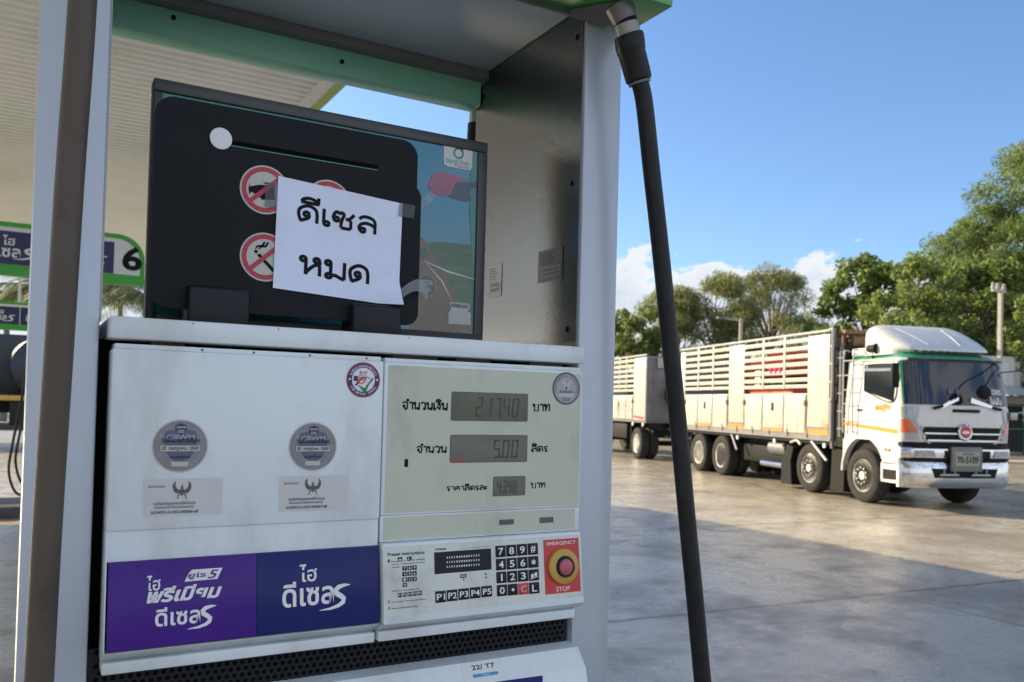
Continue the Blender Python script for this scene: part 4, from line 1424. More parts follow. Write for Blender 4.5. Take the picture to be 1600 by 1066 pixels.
slot0, slot1 = at_y(326, 211, BY), at_y(590, 267, BY)
outline = rrect_pts(.1565, 1.829, .5795, 2.1465, .028)
b.prism([fb.p(u, v, 0) for u, v in outline], (0, .010, 0))
b.prism([fb.p(u, v, -.0012) for u, v in rrect_pts(.50, 1.829, .5885, 2.072, .022)], (0, .008, 0))
panel = b.build('panel', 'blacksheet', brd)
sz = (slot0.z + slot1.z) / 2
b = MB().fp(fb, [(slot0.x, sz - .004), (slot1.x, sz - .004), (slot1.x, sz + .0035), (slot0.x, sz + .0035)], .0006)
sl = b.build('slot', 'gap', panel, smooth=False)
MB().frect(fb, slot0.x + .03, sz - .0056, slot1.x, sz - .0042, .0008).build('slot_edge', 'p_teal', panel, smooth=False)
c_ = at_y(345, 217, BY)
MB().lathe([(0, 0), (.0165, 0), (.0165, .001), (0, .0012)], (c_.x, BY - .001, c_.z), (0, -1, 0), 32).build('white_dot', 'film', brd)
b = MB()
for (ax, ay, bx, by) in ((293, 500, 392, 452), (551, 521, 629, 479)):
    a0, a1 = at_y(ax, ay, BY - .022), at_y(bx, by, BY - .022)
    MB().box(a0.x, a1.x, BY - .022, BY + .04, 1.8055, a1.z, .006, 3).build('clamp_foot', 'black', brd)


def ban_sign(cx, cy, r, kind):
    p = at_y(cx, cy, BY)
    u, v = p.x, p.z
    s_ = MB().fdisc(fb, u, v, r, .0008).build('warning_sticker', 'stk_rim', brd, smooth=False)
    ic = MB()
    if kind == 'phone':
        ic.fp(fb, [(u + x * r, v + y * r) for x, y in ((-.62, .22), (-.6, .06), (-.2, .18), (.4, .22), (.42, -.36), (-.1, -.42), (-.28, -.25), (-.55, -.16), (-.6, -.3), (-.66, -.05))], .0011)
        ic.frect(fb, u - .05 * r, v + .26 * r, u + .18 * r, v + .31 * r, .0011)
    elif kind == 'camera':
        ic.fp(fb, [(u + x * r, v + y * r) for x, y in ((-.5, .38), (.5, .38), (.56, -.3), (-.56, -.3))], .0011)
    else:
        ic.fp(fb, [(u + x * r, v + y * r) for x, y in ((-.32, .05), (-.2, .13), (.5, -.55), (.4, -.65))], .0011)
        ic.fp(fb, [(u + x * r, v + y * r) for x, y in ((-.46, .2), (-.36, .27), (-.26, .19), (-.36, .1))], .0011)
        for dx in (0, .14):
            ic.fstroke(fb, [(u + (x + dx) * r, v + y * r) for x, y in ((-.4, .28), (-.3, .42), (-.12, .44), (-.02, .62))], [.03 * r, .09 * r, .1 * r, .08 * r], .0011)
    ic.build('pictogram', 'ink', s_, smooth=False)
    rg = MB()
    rg.fring(fb, u, v, r * .74, r * .93, .0013)
    rg.fp(fb, [(u - .62 * r, v - .44 * r), (u - .5 * r, v - .58 * r), (u + .62 * r, v + .44 * r), (u + .5 * r, v + .58 * r)], .0014)
    rg.build('ban_ring', 'signred', s_, smooth=False)


ban_sign(413.5, 297, .0385, 'phone')
ban_sign(513, 318, .0385, 'camera')
ban_sign(413.5, 402, .0385, 'smoke')

# paper notice taped on the board
NY = BY - .0022
A0, A1, A2, A3 = at_y(435, 275, NY), at_y(629, 318, NY), at_y(622, 477, NY), at_y(426, 450, NY)
nx = ((A1 - A0) + (A2 - A3)).normalized()
nzv = ((A0 - A3) + (A1 - A2))
nzv = nzv.normalized()
pw, ph = (A1 - A0).length, (A0 - A3).length
fn = Frame(A3, nx, nzv)
notice = thing('paper_notice', 'white paper notice in large black letters taped to the black board', 'notice', tuple(A3))
b = MB()
NU, NV = 24, 20


def paper_w(u, v):
    curl = max(0, u - .84) * max(0, .24 - v) * 1.5        # dog-eared corner
    return .0011 + .0007 * math.sin(u * 7 + v * 4) * .5 + curl * .5 + .0011 * math.exp(-((u - .95) ** 2 * 300 + (v - .82) ** 2 * 60)), curl


grid = []
for j in range(NV + 1):
    row = []
    for i in range(NU + 1):
        u, v = i / NU, j / NV
        w, curl = paper_w(u, v)
        uu = u * pw - curl * .12 * pw
        vv = v * ph * (1 - .015 * u)
        row.append(b.bm.verts.new(fn.p(uu, vv, w)))
    grid.append(row)
for j in range(NV):
    for i in range(NU):
        b.bm.faces.new((grid[j][i], grid[j][i + 1], grid[j + 1][i + 1], grid[j + 1][i]))
sheet = b.build('sheet', 'paper', notice)
t = MB()
t.thai(fn, 'ดีเซล', .165 * pw, (1 - .362) * ph, .775 * pw, (1 - .128) * ph, .0004, .205)
t.thai(fn, 'หมด', .195 * pw, (1 - .836) * ph, .735 * pw, (1 - .675) * ph, .0004, .205)
for v_ in t.bm.verts:
    q_ = v_.co - fn.o
    k_ = fn.ux.dot(fn.uy)
    a_, b_ = q_.dot(fn.ux), q_.dot(fn.uy)
    v_.co += fn.n * paper_w((a_ - k_ * b_) / (1 - k_ * k_) / pw, (b_ - k_ * a_) / (1 - k_ * k_) / ph)[0]
t.build('lettering', 'ink', sheet, smooth=False)


def tape(pts, w):
    q = MB()
    q.fp(fn, [(x * pw, y * ph) for x, y in pts], w)
    q.build('tape', 'tape_flat', notice, smooth=False)


tape(((.96, .855), (1.10, .86), (1.105, .99), (.97, .985)), .0032)
q = MB()
pts = []
for k in range(9):
    tt = k / 8
    pts.append((.98 + .26 * tt, .085 + .13 * math.sin(tt * 2.6)))
prev = None
for k, (x, y_) in enumerate(pts):
    a_, c_ = q.bm.verts.new(fn.p(x * pw, (y_ - .055) * ph, .004 + .012 * math.sin(k / 8 * 3.1))), q.bm.verts.new(fn.p((x + .01) * pw, (y_ + .06) * ph, .006 + .014 * math.sin(k / 8 * 3.1)))
    if prev:
        q.bm.faces.new((prev[0], a_, c_, prev[1]))
    prev = (a_, c_)
q.build('tape', 'tape', notice)
tape(((-.09, .70), (.0, .705), (.0, .93), (-.09, .92)), .0016)

# ------------------------------------------------------------------ hoses of the near pump
hose = thing('fuel_hose', 'thick black hose hanging from the grey swivel in front of the sky and truck', 'hose', tuple(at_y(984, 40, 1.235)), group='hoses at the fuel pumps')
HYY = 1.235
top = at_y(972, 8, HYY)
s1 = at_y(977, 34, HYY)
s2 = at_y(981, 50, HYY)
s3 = at_y(986, 78, HYY)
s4 = at_y(999, 128, HYY)
b = MB()
b.cyl((top.x - .004, HYY + .004, HZ + .002), s1, .027, .0235, 28)
b.prism([(top.x - .075, HYY + .055, HZ - .001), (top.x - .02, HYY - .02, HZ - .001), (s1.x - .012, HYY - .016, s1.z + .012), (s1.x - .014, HYY + .03, s1.z + .004)], (.0, .018, .0))
b.build('swivel_bracket', 'cast', hose)
ax = (s2 - s1).normalized()
MB().cyl(s1 - ax * .003, s1 + ax * .004, .0215, .0215, 28).build('seal_ring', 'ink', hose)
b = MB()
b.cyl(s1 + ax * .0042, s2 + ax * .006, .0222, .0226, 32)
cl = b.build('collar', 'collar', hose)
b = MB()
sec = [s2 + ax * .0062, s2 + ax * .010, s3 - ax * .004, s3 + ax * .003, s3 + ax * .0055, s4 - ax * .02, s4 - ax * .004, s4]
b.tube(sec, [.0262, .0272, .0272, .0262, .0250, .0246, .0240, .0205], 32)
b.build('sleeve', 'rubber', hose)
MB().lathe([(.0165, 0), (.0205, .0), (.0205, .004), (.0165, .004)], s4, ax, 28).build('ferrule', 'cast', hose)
hp = [s4 - ax * .01] + [at_y(x, y_, Y_) for x, y_, Y_ in ((1006.5, 160, 1.235), (1018, 266, 1.233), (1033, 400, 1.228), (1046.5, 533, 1.222), (1060, 666, 1.216), (1072.5, 800, 1.21), (1085.5, 933, 1.205), (1098, 1066, 1.20), (1112, 1200, 1.20))]
tail = hp[-1]
hp += [tail + Vector((.02, .0, -.25)), tail + Vector((.06, .03, -.5))]
MB().tube(spline(hp, 60), .0161, 20).build('hose_tube', 'rubber', hose)

hose2 = thing('fuel_hose', 'faded brown hose hanging straight down across a pale dispenser column', 'hose', tuple(at_y(129, 0, 1.17)), group='hoses at the fuel pumps')
hp = [at_y(131, -60, 1.175), at_y(129, 0, 1.17), at_y(110, 266, 1.17), at_y(93, 533, 1.17), at_y(75.5, 800, 1.17), at_y(60.5, 1066, 1.17), at_y(48, 1300, 1.17)]
hp[0] = Vector((hp[0].x, 1.19, HZ - .05))
tail = hp[-1]
hp += [tail + Vector((-.02, 0, -.35))]
MB().tube(spline(hp, 50), .0163, 24).build('hose_tube', 'brownhose', hose2)
MB().cyl((hp[0].x, 1.2, HZ + .002), hp[0], .027, .024, 24).build('swivel_bracket', 'cast', hose2)

hb = at_y(741, 178, 1.80)
hose3 = thing('fuel_hose', 'black hose with silver fitting hanging behind the pump opening', 'hose', tuple(hb), group='hoses at the fuel pumps')
ft = at_y(745, 150, 1.80)
MB().cyl((ft.x, 1.80, HZ + .04), (ft.x, 1.80, ft.z), .022, .02, 20).build('swivel_bracket', 'cast', hose3)
f2 = at_y(743.5, 195, 1.80)
MB().cyl((ft.x, 1.80, ft.z - .0005), f2, .0145, .0165, 20).build('fitting', 'chromefit', hose3)
hp = [f2 + Vector((0, 0, .001)), at_y(742, 225, 1.80), f2 + Vector((-.01, 0, -.35)), f2 + Vector((-.02, 0.02, -.9))]
MB().tube(spline(hp, 20), .0195, 18).build('hose_tube', 'rubber', hose3)

# ------------------------------------------------------------------ hanging lane sign boards
def lane_sign(px_right, py_bot, dep, label, wide, number, panels):
    pb = at_depth(px_right, py_bot, dep)
    z0, h = pb.z, .575
    s_ = thing('lane_sign', label, 'sign', (pb.x - wide / 2, pb.y, z0), group='lane signs under the canopy')
    Y = pb.y
    x1, x0 = pb.x, pb.x - wide

    def shape(off, r):
        out = [(x0 + off, z0 + off * 0), (x1 - off, z0)]
        for k in range(9):
            a = R(90 * k / 8)
            out.append((x1 - off - r + r * math.cos(a), z0 + h - off - r + r * math.sin(a)))
        out.append((x0 + off, z0 + h - off))
        return out
    b = MB()
    b.prism([(u, Y, v) for u, v in shape(0, .3)], (0, .12, 0))
    body = b.build('sign_case', 'signgreen', s_)
    fr_ = face(Y)
    ins = [(u, max(v, z0 + .115)) for u, v in shape(.055, .26)]
    fc = MB().fp(fr_, ins, .002).build('sign_face', 'signwhite', s_, smooth=False)
    if number:
        MB().text(fr_, number, x1 - .245, z0 + .165, x1 - .03, z0 + .445, .006, .03).build('number', 'ink', fc, smooth=False)
    for (off, w_) in panels:
        pn = MB().frect(fr_, x1 - off - w_, z0 + .116, x1 - off, z0 + .475, .005).build('brand_panel', 'signnavy', s_, smooth=False)
        t = MB()
        a = x1 - off - w_
        t.text(fr_, 'ไฮ', a + w_ * .40, z0 + .32, a + w_ * .58, z0 + .43, .008, .015)
        t.text(fr_, 'ดีเซล', a + w_ * .16, z0 + .19, a + w_ * .66, z0 + .33, .008, .02)
        swoosh(t, fr_, a + w_ * .55, z0 + .175, a + w_ * .9, z0 + .30, .009)
        t.build('lettering', 'offwhite', pn, smooth=False)
    for xx in (x1 - .95, x0 + .5):
        MB().cyl((xx, Y + .06, z0 + h), (xx, Y + .06, CZ + .05), .03, .03, 12).build('hanger', 'signwhite', s_)
    return s_


lane_sign(225.5, 447.5, 9.9, 'near green edged lane sign with navy panels and black 6', 5.2, '6', ((.33, .62), (1.03, .66), (1.80, .62), (2.6, .62)))
lane_sign(110, 521, 17.9, 'smaller far lane sign with a navy panel, below the near one', 5.0, '5', ((.30, .62), (.935, .66), (1.70, .62)))

# ------------------------------------------------------------------ the truck
TO = Vector((13.74, 10.66, 0))
TR = math.atan2(-.297, .955)
truck = thing('cargo_truck', 'cream eight wheel cargo truck with slatted sides and chrome bumper', 'truck', tuple(TO), TR, local=True)
TW = 2.22


def yf(x, z=1.5):
    """front surface of the cab: bowed in plan, windscreen leaning back"""
    t_ = min(1, abs((x - TW / 2) / (TW / 2)))
    y_ = -1.02 - .24 * math.sqrt(max(0, 1 - t_ ** 4))
    if z > 1.80:
        y_ += (z - 1.80) * .20
    return y_


def fslab(mb, x0, x1, z0, z1, off, thick=.03, n=14, xs0=0, xs1=0, rnd=False):
    """slab that follows the cab front; xs0/xs1 slant its top end"""
    rings = []
    for k in range(n + 1):
        tt = k / n
        xb, xt = x0 + (x1 - x0) * tt, x0 + xs0 + (x1 + xs1 - x0 - xs0) * tt
        ring = []
        if rnd:
            zs = [(z0, .6), (z0 + (z1 - z0) * .15, .1), (z0 + (z1 - z0) * .5, 0), (z0 + (z1 - z0) * .85, .1), (z1, .6)]
        else:
            zs = [(z0, 0), (z1, 0)]
        for zz, inn in zs:
            f_ = (zz - z0) / (z1 - z0)
            xx = xb + (xt - xb) * f_
            ring.append((xx, yf(xx, zz) - off + inn * thick, zz))
        for zz in (z1, z0):
            f_ = (zz - z0) / (z1 - z0)
            xx = xb + (xt - xb) * f_
            ring.append((xx, yf(xx, zz) - off + thick, zz))
        rings.append(ring)
    mb.loft(rings)
    return mb


def cabring(z, ins=0.0, rear=.62):
    sx = max(0, z - 1.75) * .075 + ins
    pts = []
    N_ = 28
    for k in range(N_ + 1):
        a = math.pi * (1 - k / N_)
        x = TW / 2 + (TW / 2) * math.copysign(abs(math.cos(a)) ** .55, math.cos(a))
        pts.append((sx + x * (TW - 2 * sx) / TW, yf(x, z) + ins, z))
    pts += [(TW - sx, rear - .06, z), (TW - sx - .06, rear, z), (sx + .06, rear, z), (sx, rear - .06, z)]
    return pts


b = MB()
b.loft([cabring(z) for z in (1.19, 1.45, 1.80, 2.1, 2.4, 2.60, 2.655)] + [cabring(2.70, .04), cabring(2.76, .12)])
cabo = b.build('cab', 'tcab', truck)
b = MB()
arch = [(-.54, .86)] + [(.64 * math.cos(R(a)), .55 + .67 * math.sin(R(a))) for a in range(150, 9, -10)]
prof = [(-1.0, .86), (-1.0, 1.189), (.62, 1.189), (.62, .86)] + arch[::-1]
for x0 in (.004, TW - .124):
    b.prism([(x0, y_, z_) for y_, z_ in prof], (.12, 0, 0))
b.box(.13, TW - .13, -1.0, -.56, .5, 1.188)
b.build('wheel_arch', 'tcab', cabo)
MB().box(.13, TW - .13, -.56, .6, .6, 1.18).build('underbody', 'chassis', truck)
# door seams, window, handle
ts = Frame((0, 0, 0), (0, -1, 0), (0, 0, 1))       # near side of the truck, u = -y


def side_x(z):
    return max(0, z - 1.75) * .075


def sidepoly(mb, pts, off, thick=.006):
    mb.prism([(side_x(z_) - off, y_, z_) for y_, z_ in pts], (thick, 0, 0))


b = MB()
sidepoly(b, [(.0, 2.10), (-.86, 1.90), (-.885, 2.50), (-.80, 2.57), (-.06, 2.58), (.02, 2.50)], .006)
wd = b.build('side_window', 'tglass', truck)
b = MB()
b.tube(spline([(side_x(z_) - .008, y_, z_) for y_, z_ in ((.0, 2.10), (-.86, 1.90), (-.885, 2.50), (-.80, 2.575), (-.06, 2.585), (.025, 2.50), (0, 2.10))], 36), .012, 6)
b.build('window_seal', 'chassis', wd)
MB().tube([(side_x(2.5) - .03, -.84, 2.47), (side_x(2.5) - .03, -.02, 2.49)], .035, 8).build('visor_strip', 'lens', wd)
b = MB()
for pts in (((.16, 1.22), (.16, 2.66)), ((-.96, 1.22), (-.96, 2.62)), ((.16, 2.66), (-.96, 2.62))):
    b.tube([(side_x(z_) - .0005, y_, z_) for y_, z_ in pts], .006, 6)
b.build('door_seam', 'chassis', cabo)
MB().box(-.03, .0, .02, .16, 1.72, 1.755, .008).build('door_handle', 'chassis', cabo)
b = MB()
sidepoly(b, [(.60, 1.50), (-1.0, 1.405), (-1.0, 1.325), (.60, 1.44)], .004)
b.build('stripe', 'orange', cabo)
b = MB()
b.text(ts, 'เทพสุริยะ', .36, 1.70, .80, 1.86, .006, .05, .15)
b.build('door_lettering', 'orange', cabo, smooth=False)
MB().box(-.02, 0, -.80, -.66, 1.01, 1.06, .008).build('side_marker', 'amber', cabo)
# green roof line
b = MB()
b.loft([[(x_ * 1.004 - .004, y_ - .006 if y_ < 0 else y_ + .004, z_) for x_, y_, z_ in cabring(zz, ii)] for zz, ii in ((2.70, .042), (2.725, .064), (2.745, .09), (2.768, .118))])
b.build('roof_band', 'tgreen', cabo)
fslab(MB(), .026, .036, 1.84, 2.64, .010, .012, 4, .02, .05).build('pillar', 'tgreen', cabo)
fslab(MB(), TW - .036, TW - .026, 1.84, 2.64, .010, .012, 4, -.05, -.02).build('pillar', 'tgreen', cabo)
# windscreen and everything on the front
b = MB()
fslab(b, .05, TW - .05, 1.86, 2.640, .012, .03, 28, .05, -.05)
ws = b.build('windscreen', 'tglass', truck)
MB().tube([(x, yf(x, 2.66) - .045, 2.665) for x in np.linspace(.14, TW - .14, 16)], [.022] * 16, 8).build('sun_visor', 'tglass', cabo)
fw_ = Frame((0, yf(1.1, 2.1) - .030, 2.1), (1, 0, 0), (0, .2, 1))
b = MB()
fside = Frame((1.62, yf(1.62, 2.0) - .05, 2.0), (1, .16, 0), (0, .2, 1))
b.text(fside, 'เมืองเพชร', .04, .06, .34, .20, 0, .02, .1)
b.text(fside, 'ใฝ่ฝัน', .05, -.12, .33, .03, 0, .02, .1)
b.build('glass_lettering', 'offwhite', ws, smooth=False)
for cx in (.86, 1.02):
    MB().fp(fw_, [(cx - .04, 0), (cx, -.07), (cx + .04, 0), (cx, .07)], 0).build('glass_sticker', 'stk_blue', ws, smooth=False)
for (xa, za, xb_, zb) in ((.60, 1.82, 1.02, 2.04), (1.78, 1.84, 1.28, 2.0)):
    b = MB()
    b.prism([(xa, yf(xa, za) - .05, za), (xb_, yf(xb_, zb) - .045, zb), (xb_ + .01 * (1 if xb_ > xa else -1), yf(xb_, zb) - .045, zb - .09), (xa + .05 * (1 if xb_ > xa else -1), yf(xa, za) - .05, za - .03)], (0, .02, 0))
    wp = b.build('wiper', 'chrome', truck)
    MB().cyl((xa - .1 * (1 if xb_ > xa else -1), yf(xa, 1.79) - .03, 1.80), (xa + .07 * (1 if xb_ > xa else -1), yf(xa, 1.8) - .05, 1.835), .03, .022, 10).build('wiper_arm', 'chassis', wp)
MB().box(.90, 1.45, yf(1.1) - .03, yf(1.1) + .02, 1.735, 1.79, .012).build('grab_bar', 'chassis', cabo)
# grille with chrome bars and badge
b = MB()
fslab(b, .36, 1.86, 1.23, 1.47, .012, .03, 20, -.06, .06)
gl = b.build('grille', 'chassis', truck)
fslab(MB(), .34, 1.88, 1.335, 1.375, .035, .03, 20, rnd=True).build('grille_bar', 'chrome', gl)
fslab(MB(), .40, 1.82, 1.205, 1.255, .035, .03, 20, rnd=True).build('grille_bar', 'chrome', gl)
b = MB()
b.tube([(x, yf(x) - .012, z_) for x, z_ in [(.24, 1.53), (.36, 1.24), (.42, 1.19), (1.80, 1.19), (1.86, 1.24), (1.98, 1.53)]], .014, 6)
b.build('grille_frame', 'tcab', gl)
MB().lathe([(0, 0), (.14, 0), (.15, .02), (.13, .035), (.118, .03), (0, .03)], (1.13, yf(1.13) - .03, 1.385), (0, -1, 0), 32).build('badge', 'chrome', gl)
fbg = face(0)
b = MB()
fq = Frame((0, yf(1.13) - .064, 0), (1, 0, 0), (0, 0, 1))
b.fdisc(fq, 1.13, 1.385, .105, 0)
b.build('badge_face', 'red', gl, smooth=False)
b = MB()
b.fp(fq, [(1.05, 1.37), (1.13, 1.355), (1.21, 1.37), (1.21, 1.40), (1.13, 1.415), (1.05, 1.40)], .002)
b.build('badge_mark', 'film', gl, smooth=False)
b = MB()
b.text(Frame((0, yf(1.85) - .012, 0), (1, .1, 0), (0, 0, 1)), 'MEGA', 1.66, 1.55, 1.86, 1.595, 0, .03)
b.build('front_lettering', 'chassis', cabo, smooth=False)
for x in (.30, 1.92):
    for z_ in (1.45, 1.29):
        MB().lathe([(0, 0), (.04, 0), (.035, .012), (0, .018)], (x + (.05 if (z_ < 1.4) == (x < 1) else 0), yf(x) - .014, z_), (0, -1, 0), 14).build('round_reflector', 'lens', cabo)
# corner lamps
for sgn in (0, 1):
    X = (lambda v: v) if sgn == 0 else (lambda v: TW - v)

    def cs(mb, x0, x1, z0, z1, off, s0=0, s1=0):
        if sgn == 0:
            fslab(mb, x0, x1, z0, z1, off, .03, 8, s0, s1)
        else:
            fslab(mb, TW - x1, TW - x0, z0, z1, off, .03, 8, -s1, -s0)
    b = MB()
    cs(b, .015, .27, 1.23, 1.62, .014, 0, -.06)
    b.build('corner_panel', 'greyrail', cabo)
    b = MB()
    cs(b, .012, .235, 1.36, 1.60, .026, 0, -.14)
    b.build('turn_signal', 'amber', cabo)
    b = MB()
    cs(b, .012, .22, 1.62, 1.82, .016, 0, .04)
    b.build('corner_trim', 'lens', cabo)
# bumper
bump_ = MB()
fslab(bump_, .0, TW, .90, 1.12, .075, .10, 28, rnd=True)
fslab(bump_, .0, TW, .40, .885, .06, .09, 28, rnd=True)
bmp = bump_.build('bumper', 'chrome', truck)
b = MB()
fslab(b, .02, TW - .02, .87, .915, .045, .05, 24)
b.build('bumper_gap', 'chassis', bmp)
fslab(MB(), .02, TW - .02, 1.10, 1.20, .02, .05, 24).build('bumper_gap', 'chassis', bmp)
fslab(MB(), .52, 1.75, .58, .745, .066, .02, 16, -.06, .06).build('air_intake', 'chassis', bmp)
fslab(MB(), .70, 1.62, .935, 1.06, .088, .02, 12).build('air_intake', 'chassis', bmp)
fslab(MB(), .15, .52, .945, 1.06, .088, .02, 8, .0, -.04).build('headlamp', 'lens', truck)
fslab(MB(), TW - .52, TW - .15, .945, 1.06, .088, .02, 8, .04, 0).build('headlamp', 'lens', truck)
for xa, xb_ in ((.60, .98), (1.24, 1.62)):
    b = MB()
    b.box(xa, xb_, yf(xa) - .10, yf(xa) - .06, .615, .655, .01)
    for q in (.08, .3):
        b.box(xa + q, xa + q + .02, yf(xa) - .085, yf(xa) - .06, .655, .73)
    b.build('light_bar', 'lens', bmp)
MB().box(.80, 1.42, yf(1.1) - .135, yf(1.1) - .07, .70, 1.13, .02).build('plate_holder', 'darkpanel', bmp)
fpz = Frame((0, yf(1.1) - .137, 0), (1, 0, 0), (0, 0, 1))
pl = MB().frrect(fpz, .865, .80, 1.355, 1.05, .02, 0).build('number_plate', 'plate', truck, smooth=False)
MB().text(fpz, '70-5109', .895, .845, 1.325, .965, .003, .02).build('lettering', 'ink', pl, smooth=False)
MB().text(fpz, 'เพชรบุรี', 1.0, .98, 1.22, 1.035, .003, .0).build('lettering', 'ink', pl, smooth=False)
# step below the door
b = MB()
b.box(.0, .12, -1.0, -.58, .80, .86, .01)
b.box(.0, .12, -1.0, -.58, .68, .78, .01)
b.box(.0, .12, -.60, -.54, .46, .80, .01)
b.box(.0, .12, -1.0, -.55, .45, .50, .01)
st = b.build('step', 'tcab', truck)
MB().box(.03, .12, -1.0, -.60, .50, .68).build('step_recess', 'chassis', st)
# mirrors
b = MB()
b.box(-.20, -.06, -1.12, -1.03, 2.14, 2.58, .03, 3)
b.tube([(-.12, -1.04, 2.5), (.06, -.92, 2.6)], .014, 6)
b.build('mirror', 'chassis', truck)
b = MB()
b.tube(spline([(TW - .28, -1.0, 2.66), (TW - .42, -1.30, 2.54), (TW - .72, -1.50, 2.42), (TW - .95, -1.58, 2.18)], 20), .013, 6)
b.lathe([(0, 0), (.10, .02), (.13, .09), (.10, .15), (0, .17)], (TW - .95, -1.48, 2.08), (0, -1, .15), 20)
b.tube([(TW - .1, -.98, 2.48), (TW + .14, -1.22, 2.52), (TW + .36, -1.05, 2.50)], .011, 6)
b.build('mirror', 'chassis', truck)
b = MB()
b.tube(spline([(TW - .05, -1.1, 1.74), (TW + .2, -1.16, 1.76), (TW + .48, -1.2, 1.9), (TW + .8, -1.2, 2.1)], 20), .016, 8)
b.box(TW - .03, TW + .12, -1.18, -1.05, 1.62, 1.76, .02)
b.build('mirror_stay', 'lens', cabo)
# side ladder on the cab
b = MB()
for y_ in (.53, .22):
    b.tube(spline([(-.02, y_, 1.32), (-.07, y_, 1.42), (-.07, y_, 2.72), (-.02, y_, 2.88), (.06, y_, 2.86)], 20), .014, 6)
for z_ in (1.55, 1.85, 2.12, 2.4, 2.68):
    b.tube([(-.07, .53, z_), (-.07, .22, z_)], .011, 6)
b.build('ladder', 'greyrail', truck)
b = MB()
for z_ in (1.36, 1.7, 2.05, 2.4, 2.75):
    b.tube([(-.06, .60, z_), (-.06, .72, z_)], .012, 6)
b.tube(spline([(.05, .66, 2.82), (-.06, .66, 2.86), (-.06, .66, 2.6), (-.06, .66, 1.2)], 16), .016, 6)
b.build('ladder', 'greyrail', truck)
# roof deflector
b = MB()
rings = []
for y_, top_, wid in ((-1.0, 2.80, .80), (-.97, 2.855, .90), (-.85, 2.93, .965), (-.65, 3.045, 1.0), (-.4, 3.18, 1.01), (-.15, 3.30, 1.0), (.05, 3.37, .985), (.12, 3.362, .97)):
    ring = []
    for k in range(21):
        a = math.pi * k / 20
        cx_, sn_ = math.cos(a), math.sin(a)
        ring.append((TW / 2 - wid * math.copysign(abs(cx_) ** .27, cx_), y_ + .28 * abs(cx_) ** 4 * (1 if y_ < -.3 else .15), 2.78 + (top_ - 2.78) * abs(sn_) ** .27))
    ring.append((TW / 2 + wid, y_ + .28 * (1 if y_ < -.3 else .15), 2.765))
    ring.append((TW / 2 - wid, y_ + .28 * (1 if y_ < -.3 else .15), 2.765))
    rings.append(ring)
b.loft(rings)
df = b.build('roof_deflector', 'tcab', truck, angle=60)
for x0_, x1_ in ((.55, .75), (1.55, 1.42)):
    MB().tube(spline([(x0_, -.15, 3.295), (x0_ + (x1_ - x0_) * .5, -.5, 3.125), (x1_, -.80, 2.955)], 12), .013, 6).build('rib', 'tcab', df)
b = MB()
for k in range(11):
    x = .30 + k * .155
    b.box(x, x + .1, yf(x) + .20, yf(x) + .26, 2.80, 2.825)
b.build('vent', 'chassis', df)
MB().box(.12, TW - .12, .1, .58, 2.765, 2.93, .05, 3).build('roof_box', 'tcab', cabo)
b = MB()
b.cyl((.12, -.22, 2.89), (.12, .02, 2.90), .085, .07, 18)
b.cyl((.12, -.24, 2.89), (.12, -.2, 2.89), .1, .1, 18)
b.cyl((.12, -.1, 2.83), (.12, -.1, 2.7), .02, .02, 8)
b.build('horn', 'chassis', cabo)

# chassis
b = MB()
b.box(.45, .62, .6, 8.5, .72, 1.0)
b.box(1.6, 1.77, .6, 8.5, .72, 1.0)
for y_ in (.75, 2.6, 3.4, 4.4, 5.2, 6.6, 8.0):
    b.box(.62, 1.6, y_, y_ + .12, .75, .95)
b.box(.25, 1.95, 2.7, 5.1, .45, .85, .03)
b.box(.05, TW - .05, .9, 8.4, 1.02, 1.1)
for y_ in (0, 1.80, 5.85, 7.16):
    b.cyl((.1, y_, .51), (TW - .1, y_, .51), .09, .09, 12)
    b.box(.5, 1.72, y_ - .15, y_ + .15, .38, .64, .05)
b.build('chassis', 'chassis', truck)


